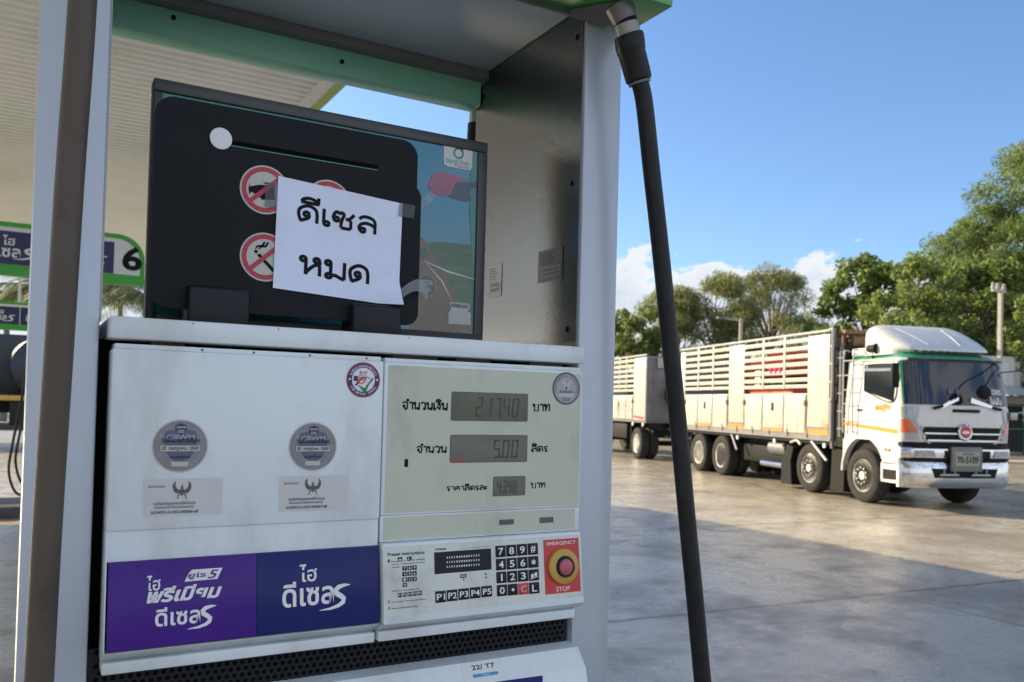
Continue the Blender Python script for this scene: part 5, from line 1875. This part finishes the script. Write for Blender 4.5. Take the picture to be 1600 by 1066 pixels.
def wheel_parts(parent, x_out, y_, rot=1, dual=False, spin=0.0, rimcol='rim', rad=.505):
    s_ = rot
    wh = MB()
    w_ = .28
    prof = [(rad * .60, .02), (rad * .64, .0), (rad * .80, -.008), (rad * .93, .008), (rad * .985, .03), (rad, .06), (rad, w_ - .06), (rad * .985, w_ - .03), (rad * .9, w_), (rad * .6, w_ - .02)]
    wh.lathe(prof, (x_out, y_, rad), (s_, 0, 0), 48)
    if dual:
        wh.lathe([(r_, h_ + .32) for r_, h_ in prof], (x_out, y_, rad), (s_, 0, 0), 40)
    for k in range(64):
        a = 2 * math.pi * k / 64
        for hh in (.07, .16):
            c_ = Vector((x_out + s_ * (hh + .02), y_ + math.cos(a) * (rad + .002), rad + math.sin(a) * (rad + .002)))
    tyre = wh.build('wheel', 'tyre', parent)
    rm = MB()
    if dual:
        rm.lathe([(rad * .61, .02), (rad * .60, .01), (rad * .56, .025), (rad * .54, .10), (rad * .5, .16), (rad * .30, .17), (rad * .27, .14), (rad * .22, .06), (rad * .18, .05), (0, .05)], (x_out, y_, rad), (s_, 0, 0), 40)
    else:
        rm.lathe([(rad * .61, .02), (rad * .60, .01), (rad * .56, .03), (rad * .50, .09), (rad * .46, .10), (rad * .36, .04), (rad * .24, .02), (rad * .22, .05), (rad * .16, .03), (rad * .15, -.01), (0, -.015)], (x_out, y_, rad), (s_, 0, 0), 40)
    rm.build('rim', rimcol, tyre)
    lg = MB()
    for k in range(10 if not dual else 8):
        a = 2 * math.pi * (k + .3) / (10 if not dual else 8) + spin
        rr_ = rad * (.30 if not dual else .24)
        h0 = .03 if not dual else .13
        c_ = Vector((x_out + s_ * h0, y_ + rr_ * math.cos(a), rad + rr_ * math.sin(a)))
        lg.cyl(c_, c_ - Vector((s_ * .055, 0, 0)), .028 if not dual else .02, .02, 8)
    lg.build('wheel_nut', 'chrome' if not dual else 'rim', tyre)
    hl = MB()
    for k in range(8):
        a = 2 * math.pi * k / 8 + spin
        rr_ = rad * .42
        c_ = Vector((x_out + s_ * (.045 if not dual else .155), y_ + rr_ * math.cos(a), rad + rr_ * math.sin(a)))
        hl.cyl(c_, c_ - Vector((s_ * .004, 0, 0)), .022, .022, 10)
    hl.build('vent_hole', 'chassis', tyre)
    return tyre


for y_ in (0, 1.80):
    wheel_parts(truck, 0.0, y_, 1, False, y_)
    wheel_parts(truck, TW, y_, -1, False, y_)
for y_ in (5.85, 7.16):
    wheel_parts(truck, 0.0, y_, 1, True, y_)
    wheel_parts(truck, TW, y_, -1, True, y_)
# mudguards, flaps, stays, tank
b = MB()
b.prism([(.05, y_, z_) for y_, z_ in ((2.55, .08), (2.60, .6), (2.50, .9), (2.75, .95), (2.95, .6), (2.98, .08))], (.65, 0, 0))
b.build('mudguard', 'chassis', truck)
b = MB()
b.prism([(.08, y_, z_) for y_, z_ in ((.70, .12), (.66, .8), (.72, .95), (1.1, .95), (1.14, .12))], (.6, 0, 0))
b.build('mudguard', 'chassis', truck)
MB().box(.06, .7, 7.75, 7.80, .15, .95).build('mud_flap', 'chassis', truck)
b = MB()
b.prism([(.03 , y_, z_) for y_, z_ in [(.66 * math.cos(R(a)), .55 + .68 * math.sin(R(a))) for a in range(0, 50, 8)] + [(.72 * math.cos(R(a)), .55 + .74 * math.sin(R(a))) for a in range(48, -1, -8)]], (.3, 0, 0))
b.build('arch_trim', 'greyrail', truck)
for y0, y1 in ((1.75, 1.20), (5.30, 5.02), (8.05, 8.2)):
    MB().tube([(.03, y0, 1.06), (.03, y1, .70)], .03, 8).build('mudguard_stay', 'greyrail', truck)
MB().tube(spline([(.05, 2.6, 1.0), (.05, 2.35, 1.05), (.05, 2.2, .97)], 8), .03, 8).build('mudguard_stay', 'greyrail', truck)
MB().cyl((.30, 3.02, .83), (.30, 3.74, .83), .17, .17, 24).build('air_tank', 'cast', truck)
MB().cyl((.16, 3.06, .46), (.16, 4.0, .46), .07, .07, 16).build('exhaust_pipe', 'chrome', truck)
for y_ in (1.25, 3.2, 4.95):
    MB().lathe([(0, 0), (.05, 0), (.05, .03), (0, .04)], (.02, y_, 1.0), (-1, 0, 0), 12).build('side_marker', 'offwhite', truck)

# slatted cargo body
def cargo_side(parent, x, sgn, y0, y1, sections, zb, zt, posts_at, doors_diag=False, m_='tbody'):
    """one long side: solid posts and slatted bays above hinged board doors"""
    side = MB()
    th = .05 * sgn
    for a, c_ in posts_at:
        side.box(min(x, x + th), max(x, x + th), a, c_, zb, zt - .07, .006)
    rails = MB()
    seams, boards, hinges = MB(), [], []
    for a, c_, nv in sections:
        nsl = 7
        zs0, zs1 = 2.06, zt - .10
        pit = (zs1 - zs0) / nsl
        for k in range(nsl):
            z0 = zs0 + pit * (k + .5) + (0.03 if k == 0 else 0)
            side.box(min(x, x + th * .7), max(x, x + th * .7), a, c_, z0, z0 + pit * (.53 if k else .46), .004)
        for q in range(1, nv):
            yy = a + (c_ - a) * q / nv
            side.box(min(x - .012 * sgn, x + th * .5), max(x - .012 * sgn, x + th * .5), yy - .04, yy + .04, zs0 + .1, zt, .004)
        side.box(min(x + .012 * sgn, x + th), max(x + .012 * sgn, x + th), a, c_, zb, 2.06, .004)
        for q in range(nv):
            ya, yb = a + (c_ - a) * q / nv + .02, a + (c_ - a) * (q + 1) / nv - .02
            boards.append(MB().box(min(x - .010 * sgn, x + .0118 * sgn), max(x - .010 * sgn, x + .0118 * sgn), ya, yb, zb + .02, 2.05, .006))
        for q in range(nv + 1):
            yy = a + (c_ - a) * q / nv
            yy = min(max(yy, a + .05), c_ - .05)
            hinges.append(MB().box(min(x - .018 * sgn, x - .0102 * sgn), max(x - .018 * sgn, x - .0102 * sgn), yy - .02, yy + .02, zb + .05, 2.03))
        if doors_diag:
            for q in range(6):
                yy = a + .15 + q * .28
                seams.prism([(x - .017 * sgn, yy, 1.5), (x - .017 * sgn, yy + .05, 1.5), (x - .017 * sgn, yy - .15, 1.9), (x - .017 * sgn, yy - .2, 1.9)], (.006 * sgn, 0, 0))
    so = side.build('cargo_side', m_, parent)
    for q in boards:
        q.build('side_board', m_, so)
    for a, c_, nv in sections:
        yy = a + (c_ - a) * .5
        MB().box(min(x - .030 * sgn, x - .0101 * sgn), max(x - .030 * sgn, x - .0101 * sgn), yy - .035, yy + .035, 1.68, 1.86, .008).build('latch', 'chassis', so)
        for yy in (a + .06, c_ - .06):
            MB().box(min(x - .045 * sgn, x - .0181 * sgn), max(x - .045 * sgn, x - .0181 * sgn), yy - .05, yy + .02, 1.80, 1.92, .008).build('latch', 'rustiron', so)
    for q in hinges:
        q.build('hinge_strip', 'darkpanel', so)
    if doors_diag:
        seams.build('board_rib', 'darkpanel', so)
    rails.tube([(x + th * .5, y0, zt), (x + th * .5, y1, zt)], .03, 8)
    yy = y0 + .3
    while yy < y1:
        rails.tube([(x + th * .5, yy, zt - .1), (x + th * .5, yy, zt)], .015, 6)
        yy += .55
    rails.build('top_rail', 'greyrail', so)
    return so


ZB_, ZT_ = 1.20, 3.33
secs = ((1.90, 4.68, 3), (5.46, 8.12, 3))
posts = ((1.12, 1.90), (4.68, 5.46), (8.12, 8.42))
near_side = cargo_side(truck, 0.0, 1, 1.05, 8.45, secs, ZB_, ZT_, posts)
far_side = cargo_side(truck, TW, -1, 1.05, 8.45, secs, ZB_, ZT_, posts, m_='darkpanel')  # far side coloured dark so the slat gaps look shaded
for a, c_ in posts[:2]:
    MB().box(-.006, .0, a, c_, ZB_ + .02, ZB_ + .11).build('reflective_strip', 'orange', near_side)
MB().box(-.006, .0, 1.12, 1.26, ZB_ + .111, ZB_ + .24).build('reflective_strip', 'orange', near_side)
for a, nv, c_ in ((1.90, 3, 4.68), (5.46, 3, 8.12)):
    w_ = (c_ - a) / 3
    MB().box(-.016, -.0101, a + w_ + .03, a + 2 * w_ - .03, ZB_ + .035, ZB_ + .10).build('reflective_strip', 'orange', near_side)
b = MB()
for a, c_ in posts[:2]:
    b.box(-.007, .0, a, c_, ZB_ + .115, ZB_ + .17)
b.box(.0, .05, 1.05, 8.42, ZB_ - .11, ZB_ - .004)
for yy in np.linspace(1.9, 8.1, 9):
    b.box(-.02, .02, yy - .03, yy + .03, ZB_ - .06, ZB_ + .1)
b.build('floor_rail', 'darkpanel', near_side)
MB().box(.05, TW - .05, 1.06, 8.45, 1.101, 1.16).build('cargo_floor', 'darkpanel', truck)
b = MB()
b.box(.05, TW - .05, 1.06, 1.11, 1.165, 3.2)
b.box(.02, .09, 1.02, 1.09, .95, 3.36, .01)
b.build('headboard', 'darkpanel', truck)
b = MB()
b.tube(spline([(-.02, 1.1, 3.34), (-.02, .98, 3.34), (-.02, .98, 3.2), (-.02, .98, 2.1), (-.02, 1.02, 1.92), (-.02, 1.1, 1.92)], 24), .028, 8)
for z_ in (3.0, 2.65, 2.28):
    b.tube([(-.02, .98, z_), (-.02, 1.12, z_)], .022, 6)
b.tube([(-.0, 1.04, 1.95), (-.0, 1.04, 1.15)], .03, 8)
b.build('ladder', 'greyrail', truck)
b = MB()
b.box(.05, TW - .05, 8.40, 8.45, 1.165, 3.1)
b.build('tailboard', 'darkpanel', truck)
b = MB()
b.cyl((.3, .90, 3.10), (1.9, .90, 3.10), .16, .16, 16)
for x in (.18, .5, 1.2, 1.9):
    b.tube(spline([(x, .78, 2.5), (x - .03, .86, 2.9), (x, .95, 3.35), (x, 1.0, 3.38)], 12), .035, 8)
b.box(.1, TW - .1, .74, 1.0, 3.24, 3.32, .02)
b.build('tarp_rack', 'rustiron', truck)
MB().box(.06, TW - .06, .72, 1.0, 1.0, 3.0).build('bulkhead', 'chassis', truck, smooth=False)

# red machine inside the load bed
cm = thing('red_machine', 'red machine loaded inside the truck, seen through the side slats', 'machine', tuple(TO + Matrix.Rotation(TR, 3, 'Z') @ Vector((.62, 3.95, 1.16))), TR, local=True)
b = MB()
b.box(-.5, .4, -1.30, .95, .05, 1.05, .04)
b.box(-.5, .3, -1.30, -.1, 1.30, 1.86, .04)
b.box(-.5, .3, -.0, .95, 1.5, 1.70, .03)
b.box(-.5, .3, .60, .95, 1.05, 1.6, .03)
b.build('body', 'cargo_red', cm)
b = MB()
for y_ in (-.95, -.75, -.55):
    b.cyl((-.52, y_, 1.35), (-.60, y_, 1.5), .1, .08, 12)
b.build('drum', 'cargo_pink', cm)
b = MB()
b.box(-.4, .2, -1.25, 1.0, 1.06, 1.28, .02)
b.build('engine', 'chassis', cm)
b = MB()
b.box(-.56, -.5, .05, .32, 1.05, 1.45, .02)
b.build('tank', 'offwhite', cm)
for q in (-1.0, .7):
    for s_ in (-.55, .45):
        MB().lathe([(.05, 0), (.16, 0), (.16, .1), (.05, .1)], (s_, q, .06 + .1), (1, 0, 0), 18).build('wheel', 'tyre', cm)

# trailer
trl = thing('cargo_trailer', 'cream slatted cargo trailer with grey front board behind the truck', 'trailer', tuple(TO), TR, local=True)
TY = 11.10
sec_t = ((12.15, 14.9, 4), (15.6, 18.2, 3))
post_t = ((TY, 12.15), (14.9, 15.6), (18.2, 18.6))
ns = cargo_side(trl, 0.0, 1, TY, 18.6, sec_t, 1.25, 3.33, post_t, True)
cargo_side(trl, TW, -1, TY, 18.6, sec_t, 1.25, 3.33, post_t, m_='darkpanel')  # dark colour here paints shade behind the trailer's slats
b = MB()
b.box(.051, TW - .051, TY, TY + .05, 1.25, 3.3)
for z_ in (1.3, 1.86, 2.48, 3.2):
    b.box(.06, TW - .06, TY - .03, TY - .001, z_, z_ + .06, .01)
for x in (.3, 1.1, 1.9):
    b.box(x - .03, x + .03, TY - .028, TY - .002, 1.37, 3.19)
b.build('front_board', 'darkpanel', trl)
b = MB()
b.box(.35, .60, TY - .12, TY - .031, 2.92, 3.24, .02)
b.build('tool_box', 'greyrail', trl)
b = MB()
b.lathe([(.15, 0), (.40, 0), (.45, .06), (.45, .2), (.40, .26), (.15, .26)], (1.05, TY - .30, 2.1), (0, 1, 0), 32)
b.build('spare_tyre', 'tyre', trl)
MB().box(.052, TW - .052, TY + .055, 18.55, 1.18, 1.25).build('cargo_floor', 'darkpanel', trl)
MB().box(.051, TW - .051, 18.55, 18.6, 1.25, 3.2).build('tailboard', 'tbody', trl)
b = MB()
b.box(.5, .65, TY, 18.5, .95, 1.17)
b.box(1.55, 1.7, TY, 18.5, .95, 1.17)
b.box(.4, 1.8, 11.4, 12.4, .7, .94, .03)
b.tube([(1.1, 11.5, .75), (1.1, 8.5, .75)], .06, 10)
b.tube([(.7, 11.4, .75), (1.1, 9.8, .75)], .05, 10)
b.tube([(1.5, 11.4, .75), (1.1, 9.8, .75)], .05, 10)
for y_ in (11.83, 16.2, 17.5):
    b.cyl((.1, y_, .505), (TW - .1, y_, .505), .08, .08, 12)
b.box(.05, .6, 12.45, 12.5, .18, 1.1)
b.box(.1, .9, 13.0, 14.4, .6, 1.1, .03)
b.build('chassis', 'chassis', trl)
for y_ in (11.83, 16.2, 17.5):
    wheel_parts(trl, 0.0, y_, 1, True, y_)
    wheel_parts(trl, TW, y_, -1, True, y_)
MB().box(-.006, .0, 12.4, 12.9, 1.27, 1.35).build('reflective_strip', 'orange', ns)
MB().prism([(-.004, 11.2, 1.36), (-.004, 12.1, 1.40), (-.004, 12.1, 1.33), (-.004, 11.2, 1.28)], (.004, 0, 0)).build('reflective_strip', 'red', ns)
for y_ in (11.3, 12.2):
    MB().lathe([(0, 0), (.06, 0), (.06, .03), (0, .04)], (.03, y_, 1.12), (-1, 0, 0), 12).build('side_marker', 'offwhite', trl)

# ------------------------------------------------------------------ trees
def mesh_quads(name, V, m, parent):
    """V: (n, 4, 3) corner array"""
    n = len(V)
    me = bpy.data.meshes.new(name)
    me.vertices.add(n * 4)
    me.vertices.foreach_set('co', V.reshape(-1).astype(np.float32))
    me.loops.add(n * 4)
    me.loops.foreach_set('vertex_index', np.arange(n * 4, dtype=np.int32))
    me.polygons.add(n)
    me.polygons.foreach_set('loop_start', np.arange(0, n * 4, 4, dtype=np.int32))
    me.update()
    me.validate()
    me.materials.append(MT[m])
    o = bpy.data.objects.new(name, me)
    COL.objects.link(o)
    hang(o, parent)
    return o


def unit(a):
    return a / np.maximum(np.linalg.norm(a, axis=-1, keepdims=True), 1e-9)


def leaves(centres, radii, per, size, feather=0.0, droop=0.0):
    out = []
    for c_, r_, n in zip(centres, radii, per):
        d = unit(rng.normal(size=(n, 3)))
        q = rng.random((n, 1)) ** .45
        pos = c_ + d * q * r_
        if feather:
            ax = unit(d * .75 + rng.normal(size=(n, 3)) * .8 + np.array([0, 0, .15 - droop]))
            side = unit(np.cross(ax, rng.normal(size=(n, 3))))
            L = size * (0.45 + 1.0 * rng.random((n, 1)) ** 1.5)
            W = L * feather
        else:
            ax = unit(rng.normal(size=(n, 3)) + np.array([0, 0, -.3]))
            side = unit(np.cross(ax, rng.normal(size=(n, 3))))
            L = size * (0.6 + .8 * rng.random((n, 1)))
            W = L * .55
        a = pos - ax * L / 2
        c2 = pos + ax * L / 2
        out.append(np.stack([a, pos + side * W / 2, c2, pos - side * W / 2], 1))
    return np.concatenate(out)


def tree(name, label, base, height, spread, m, n_clump, n_leaf, leaf, feather=0.0, seed=1, low=0.15, cr=.3, trunk_r=.22, lean=(0, 0), group='trees behind the truck', cat='tree', tall=1.0, flat=1.0):
    global rng
    rng = np.random.default_rng(seed)
    rr_ = random.Random(seed)
    t = thing(name, label, cat, base, 0, group)
    bx, by, bz = base
    trk = MB()
    top_ = Vector((bx + lean[0], by + lean[1], bz + height * .62))
    trunk_pts = spline([(bx, by, bz - .1), (bx + lean[0] * .2 + rr_.uniform(-.2, .2), by + rr_.uniform(-.2, .2), bz + height * .22), (bx + lean[0] * .6, by + lean[1] * .6, bz + height * .45), tuple(top_)], 12)
    trk.tube(trunk_pts, list(np.linspace(trunk_r, trunk_r * .35, len(trunk_pts))), 8)
    cs_, rs_, ns_ = [], [], []
    for k in range(n_clump):
        f_ = rr_.random() ** .85
        zz = low + (1 - low) * f_
        prof_ = math.sin(math.pi * min(1, (.10 + .86 * f_)) ** tall) ** .65
        a = rr_.uniform(0, 2 * math.pi)
        q = spread * prof_ * math.sqrt(rr_.uniform(.08, 1))
        c_ = np.array([bx + lean[0] * zz + q * math.cos(a), by + lean[1] * zz + q * math.sin(a), bz + height * zz * .97])
        r0 = spread * cr * rr_.uniform(.55, 1.25)
        cs_.append(c_)
        rs_.append(np.array([r0, r0, r0 * .75 * flat]))
        ns_.append(max(10, int(n_leaf / n_clump * (r0 / (spread * cr)) ** 2)))
        j = min(len(trunk_pts) - 1, int(len(trunk_pts) * min(.98, zz * .9)))
        p0 = Vector(trunk_pts[j])
        p2 = Vector(c_)
        p1 = (p0 + p2) / 2 + Vector((rr_.uniform(-.3, .3), rr_.uniform(-.3, .3), rr_.uniform(-.1, .5)))
        trk.tube(spline([p0, p1, p2], 6), [trunk_r * .28 * (1 - .8 * i / 6) for i in range(len(spline([p0, p1, p2], 6)))], 5)
    trk.build('trunk', 'bark', t)
    mesh_quads('crown', leaves(cs_, rs_, ns_, leaf, feather), m, t)
    return t


def tpos(px, dep):
    p = at_depth(px, 640, dep)
    return (p.x, p.y, 0.0)


def tht(py, dep, px):
    return at_depth(px, py, dep).z


for (nm, lab_, px, py, dep, sp, m_, nc, nl, lf, fe, sd_, kw) in (
    ('leafy_tree', 'pale green loose tree between the pump column and the black hose', 985, 474, 44, 2.2, 'leaf_light', 46, 8000, .25, 0, 3, dict(low=.15, cr=.3)),
    ('feathery_tree', 'olive feathery tree partly crossed by the black hose', 1052, 449, 47, 2.7, 'leaf_olive', 60, 26000, .32, .15, 4, dict(low=.10, cr=.27)),
    ('feathery_tree', 'dense olive tree behind the middle of the slatted body', 1118, 434, 46, 3.0, 'leaf_olive', 70, 32000, .32, .15, 5, dict(low=.08, cr=.27)),
    ('feathery_tree', 'wide airy olive tree next to the thin sapling', 1203, 419, 50, 3.4, 'leaf_olive', 70, 26000, .34, .13, 6, dict(low=.08, cr=.24)),
    ('thin_tree', 'thin sparse sapling alone in the sky gap', 1272, 462, 58, 1.7, 'leaf_olive', 16, 1700, .6, .1, 7, dict(low=.15, cr=.4, trunk_r=.12)),
    ('leafy_tree', 'dark round-leaved tree between the thin sapling and the bright green tree', 1352, 404, 42, 2.8, 'leaf_dark', 80, 15000, .26, 0, 8, dict(low=.15, cr=.22)),
    ('leafy_tree', 'bright green tree behind the cab roof deflector', 1440, 400, 37, 2.7, 'leaf_bright', 80, 17000, .22, 0, 9, dict(low=.12, cr=.23)),
    ('leafy_tree', 'dark green tree behind the cab and the concrete pole', 1520, 400, 40, 2.9, 'leaf_dark', 70, 15000, .25, 0, 10, dict(low=.1, cr=.24)),
    ('tall_tree', 'tallest feathery tree rising out of the picture corner', 1668, 205, 43, 6.3, 'leaf_mid', 210, 80000, .36, .17, 11, dict(low=.20, cr=.17, trunk_r=.35)),
    ('feathery_tree', 'feathery green tree rising between the bright green tree and the concrete pole', 1545, 318, 44, 3.4, 'leaf_mid', 110, 36000, .34, .16, 15, dict(low=.25, cr=.2, trunk_r=.28)),
    ('leafy_tree', 'sunny yellow-green tree beside the shed roof', 1640, 395, 34, 1.9, 'leaf_bright', 50, 9000, .22, 0, 12, dict(low=.3, cr=.27)),
):
    tree(nm, lab_, tpos(px, dep), tht(py, dep, px), sp, m_, nc, nl, lf, fe, sd_, **kw)

# a low hedge line closes the view behind the vehicles
hz_ = np.random.default_rng(5)
for k, (px, dep, h_, w_, m_, lab_) in enumerate(((1000, 52, 3.6, 4.0, 'leaf_light', 'pale bushy scrub behind the trailer'), (1090, 55, 4.2, 4.5, 'leaf_olive', 'olive scrub behind the rear of the truck body'), (1190, 56, 4.0, 4.5, 'leaf_olive', 'olive scrub behind the front of the truck body'), (1290, 54, 3.6, 4.2, 'leaf_dark', 'dark scrub behind the truck cab ladder'), (1400, 50, 4.0, 4.0, 'leaf_dark', 'dark scrub behind the truck cab'))):
    p = tpos(px, dep)
    tree('bush', lab_, p, h_, w_, m_, 26, 4200, .5, 0, 40 + k, low=.02, cr=.36, trunk_r=.12, group='scrub behind the truck', cat='bush')


def palm(label, px, dep, h_, seed, n=17, L=3.0):
    rr_ = random.Random(seed)
    p = tpos(px, dep)
    t = thing('palm_tree', label, 'palm tree', p, 0, 'palm trees beyond the station')
    top_ = Vector((p[0] + rr_.uniform(-.5, .5), p[1], h_))
    pts = spline([p, (p[0] + .1, p[1], h_ * .5), tuple(top_)], 10)
    MB().tube(pts, list(np.linspace(.2, .12, len(pts))), 10).build('trunk', 'palmbark', t)
    V = []
    for k in range(n):
        a = 2 * math.pi * k / n + rr_.uniform(-.2, .2)
        up = rr_.uniform(-.5, 1.0)
        d = Vector((math.cos(a), math.sin(a), 0))
        spine = []
        for q in range(15):
            s_ = q / 14 * L
            spine.append(top_ + d * s_ * .85 + Vector((0, 0, up * s_ * .55 - .13 * s_ * s_)))
        for q in range(1, 15):
            tdir = (spine[q] - spine[q - 1]).normalized()
            sidev = tdir.cross(Vector((0, 0, 1))).normalized()
            for sg in (-1, 1):
                for h2 in (0, .5):
                    o_ = spine[q - 1].lerp(spine[q], h2)
                    ll = .75 * math.sin(math.pi * (.12 + .8 * q / 14)) + .1
                    tip = o_ + sidev * sg * ll * .8 + tdir * ll * .4 + Vector((0, 0, -ll * rr_.uniform(.35, .8)))
                    w_ = tdir * .035
                    V.append([o_ - w_, o_ + w_, tip + w_ * .3, tip - w_ * .3])
    mesh_quads('fronds', np.array([[tuple(v) for v in q] for q in V]), 'leaf_palm', t)


for k, (lab_, px, dep, py) in enumerate((('palm with drooping fronds between the two lane sign boards', 5, 46, 455), ('leaning palm beside the brown hose column, under the lane sign', 48, 42, 448), ('palm hidden mostly by the column with the brown hose', 110, 50, 440), ('tall palm in the gap under the number on the lane sign', 182, 48, 444), ('palm against the edge of the black board', 222, 40, 462))):
    palm(lab_, px, dep, tht(py, dep, px), 60 + k)
for k, (lab_, px, dep, h_, sp) in enumerate((('dark far tree beyond the flat-bed lorry', -20, 60, 5.0, 3.0), ('far tree behind the column with the brown hose', 60, 62, 4.6, 3.0), ('far tree low in the pump opening gap', 200, 58, 5.2, 3.2))):
    tree('leafy_tree', lab_, tpos(px, dep), h_, sp, 'leaf_olive', 24, 3500, .5, 0, 80 + k, low=.1, cr=.36, group='far trees beyond the station')

# ------------------------------------------------------------------ poles
pb = tpos(1561, 33)
pole = thing('utility_pole', 'concrete pole with fittings on top beside the shed', 'pole', pb)
ph_ = tht(452, 33, 1561)
MB().prism([(pb[0] - .07, pb[1] - .07, 0), (pb[0] + .07, pb[1] - .07, 0), (pb[0] + .07, pb[1] + .07, 0), (pb[0] - .07, pb[1] + .07, 0)], (0, 0, ph_)).build('post', 'concrete_pole', pole)
b = MB()
b.box(pb[0] - .55, pb[0] + .3, pb[1] - .05, pb[1] + .05, ph_ - .12, ph_ - .02)
for q in (-.5, -.2, .2):
    b.lathe([(0, 0), (.07, 0), (.09, .1), (.05, .16), (.08, .22), (0, .28)], (pb[0] + q, pb[1], ph_ - .02), (0, 0, 1), 12)
b.build('crossarm', 'concrete_pole', pole)
pb = tpos(1155, 40)
lamp = thing('street_lamp', 'slim grey lamp post rising behind the truck body', 'lamp post', pb)
ph_ = tht(497, 40, 1155)
MB().cyl((pb[0], pb[1], 0), (pb[0], pb[1], ph_), .11, .08, 12).build('post', 'concrete_pole', lamp)
b = MB()
b.tube([(pb[0], pb[1], ph_ - .12), (pb[0] - .85, pb[1] + .2, ph_ - .06)], .03, 8)
b.build('arm', 'greyrail', lamp)
MB().box(pb[0] - 1.3, pb[0] - .8, pb[1] + .1, pb[1] + .3, ph_ - .1, ph_ - .01, .03).build('lamp_head', 'darkpanel', lamp)

# ------------------------------------------------------------------ shed on the right and the pavement in front of it
sp_ = at_z(1566, 712, .15)
shed = thing('roadside_shed', 'low shed with corrugated white fence top and zinc awning beside the truck', 'shed', tuple(sp_), R(-24), local=True)
b = MB()
b.box(-1.5, 9, 3.0, 3.2, 0, 2.35)
b.box(-1.5, -1.3, .6, 3.0, 0, 2.35)
b.build('wall', 'shedwall', shed, smooth=False)
MB().box(-1.3, 9, 2.85, 2.99, .02, 2.3).build('shade_slab', 'darkin', shed, smooth=False)  # near-black slab paints the shade inside the shed
MB().box(-1.5, 9, .55, .75, 2.02, 2.34).build('beam', 'shedwall', shed, smooth=False)


def corr(mb, x0, x1, p0, p1, pit=.2, amp=.03):
    """ribbed sheet between two edges p0, p1 given as (y, z)"""
    d = Vector((0, p1[0] - p0[0], p1[1] - p0[1]))
    nrm = Vector((0, -d.z, d.y)).normalized() if abs(d.z) > abs(d.y) else Vector((0, -d.z, d.y)).normalized()
    A_, B_ = [], []
    x = x0
    while x < x1:
        for dx, k in ((0, 0), (pit * .35, 0), (pit * .5, 1), (pit * .85, 1)):
            o_ = Vector((x + dx, p0[0], p0[1])) + nrm * amp * k
            A_.append(mb.bm.verts.new(o_))
            B_.append(mb.bm.verts.new(o_ + d))
        x += pit
    for i in range(len(A_) - 1):
        mb.bm.faces.new((A_[i], A_[i + 1], B_[i + 1], B_[i]))


b = MB()
corr(b, -1.9, 9, (.1, 2.35), (1.3, 2.75))
b.build('awning', 'zinc', shed, smooth=False)
b = MB()
corr(b, -3.0, 9, (1.35, 2.72), (1.36, 3.95), .28, .05)
b.build('parapet', 'corr', shed, smooth=False)
b = MB()
for x in (.55, 1.6):
    b.box(x, x + .07, .95, 1.02, 0, 2.0)
b.box(.55, 1.67, .95, 1.02, 1.93, 2.0)
b.box(.62, 1.6, .96, 1.01, 1.0, 1.05)
b.build('door_frame', 'doorgreen', shed)
b = MB()
for x in (-1.2, -.6, 3.2):
    b.box(x, x + .09, .65, .74, 0, 2.02)
b.build('post', 'chassis', shed)
pv = MB()
pv.box(-4, 14, -1.0, 6, -.16, -.02, .02)
pv.box(-4, 14, -2.6, -1.01, -.16, -.09, .02)
pv = pv.build('pavement', 'pave')
pv.matrix_basis = Matrix.Translation(sp_) @ Matrix.Rotation(R(-24), 4, 'Z')
struct(pv)

# ------------------------------------------------------------------ flat-bed lorry glimpsed at the left edge
fo = at_depth(-40, 640, 27)
FR = R(-4)
fb_ = thing('flatbed_lorry', 'dark flat-bed lorry with yellow bed rail below the far lane sign', 'truck', (fo.x, fo.y, 0), FR, local=True)
MB().box(-4.5, 2.6, 0, 2.2, 1.36, 1.52, .02).build('bed', 'bedyellow', fb_)
MB().box(-4.6, 2.6, 1.9, 2.1, 1.53, 3.60, .02).build('canvas_side', 'tarp', fb_)
MB().box(-4.5, 2.5, .5, 1.8, .95, 1.35, .02).build('chassis', 'chassis', fb_)
for y_, x_ in ((0.0, -2.9), (0.0, -1.7), (0.0, 2.0)):
    MB().lathe([(.2, 0), (.45, 0), (.5, .05), (.5, .25), (.45, .3), (.2, .3)], (x_, y_, .5), (0, 1, 0), 28).build('wheel', 'tyre', fb_)
MB().box(.95, 1.35, .08, .12, .55, 1.34).build('mud_flap', 'rubber', fb_)
ld = MB()
ld.lathe([(0, 0), (.75, .0), (.92, .12), (.98, .5), (.95, 1.0), (.8, 1.15), (0, 1.2)], tuple(Vector((fo.x, fo.y, 1.53 + .97)) + Matrix.Rotation(FR, 3, 'Z') @ Vector((1.85, .15, 0))), (0, 1, 0), 36)
tag(ld.build('wrapped_load', 'tarp'), 'round load wrapped in shiny dark tarp on the yellow lorry bed', 'load')
b = MB()
kz0 = at_z(20, 672, 0)
b.box(kz0.x - 30, kz0.x + 12, kz0.y, kz0.y + 1.0, 0, .3, .03)
struct(b.build('kerb', 'kerbdark'))
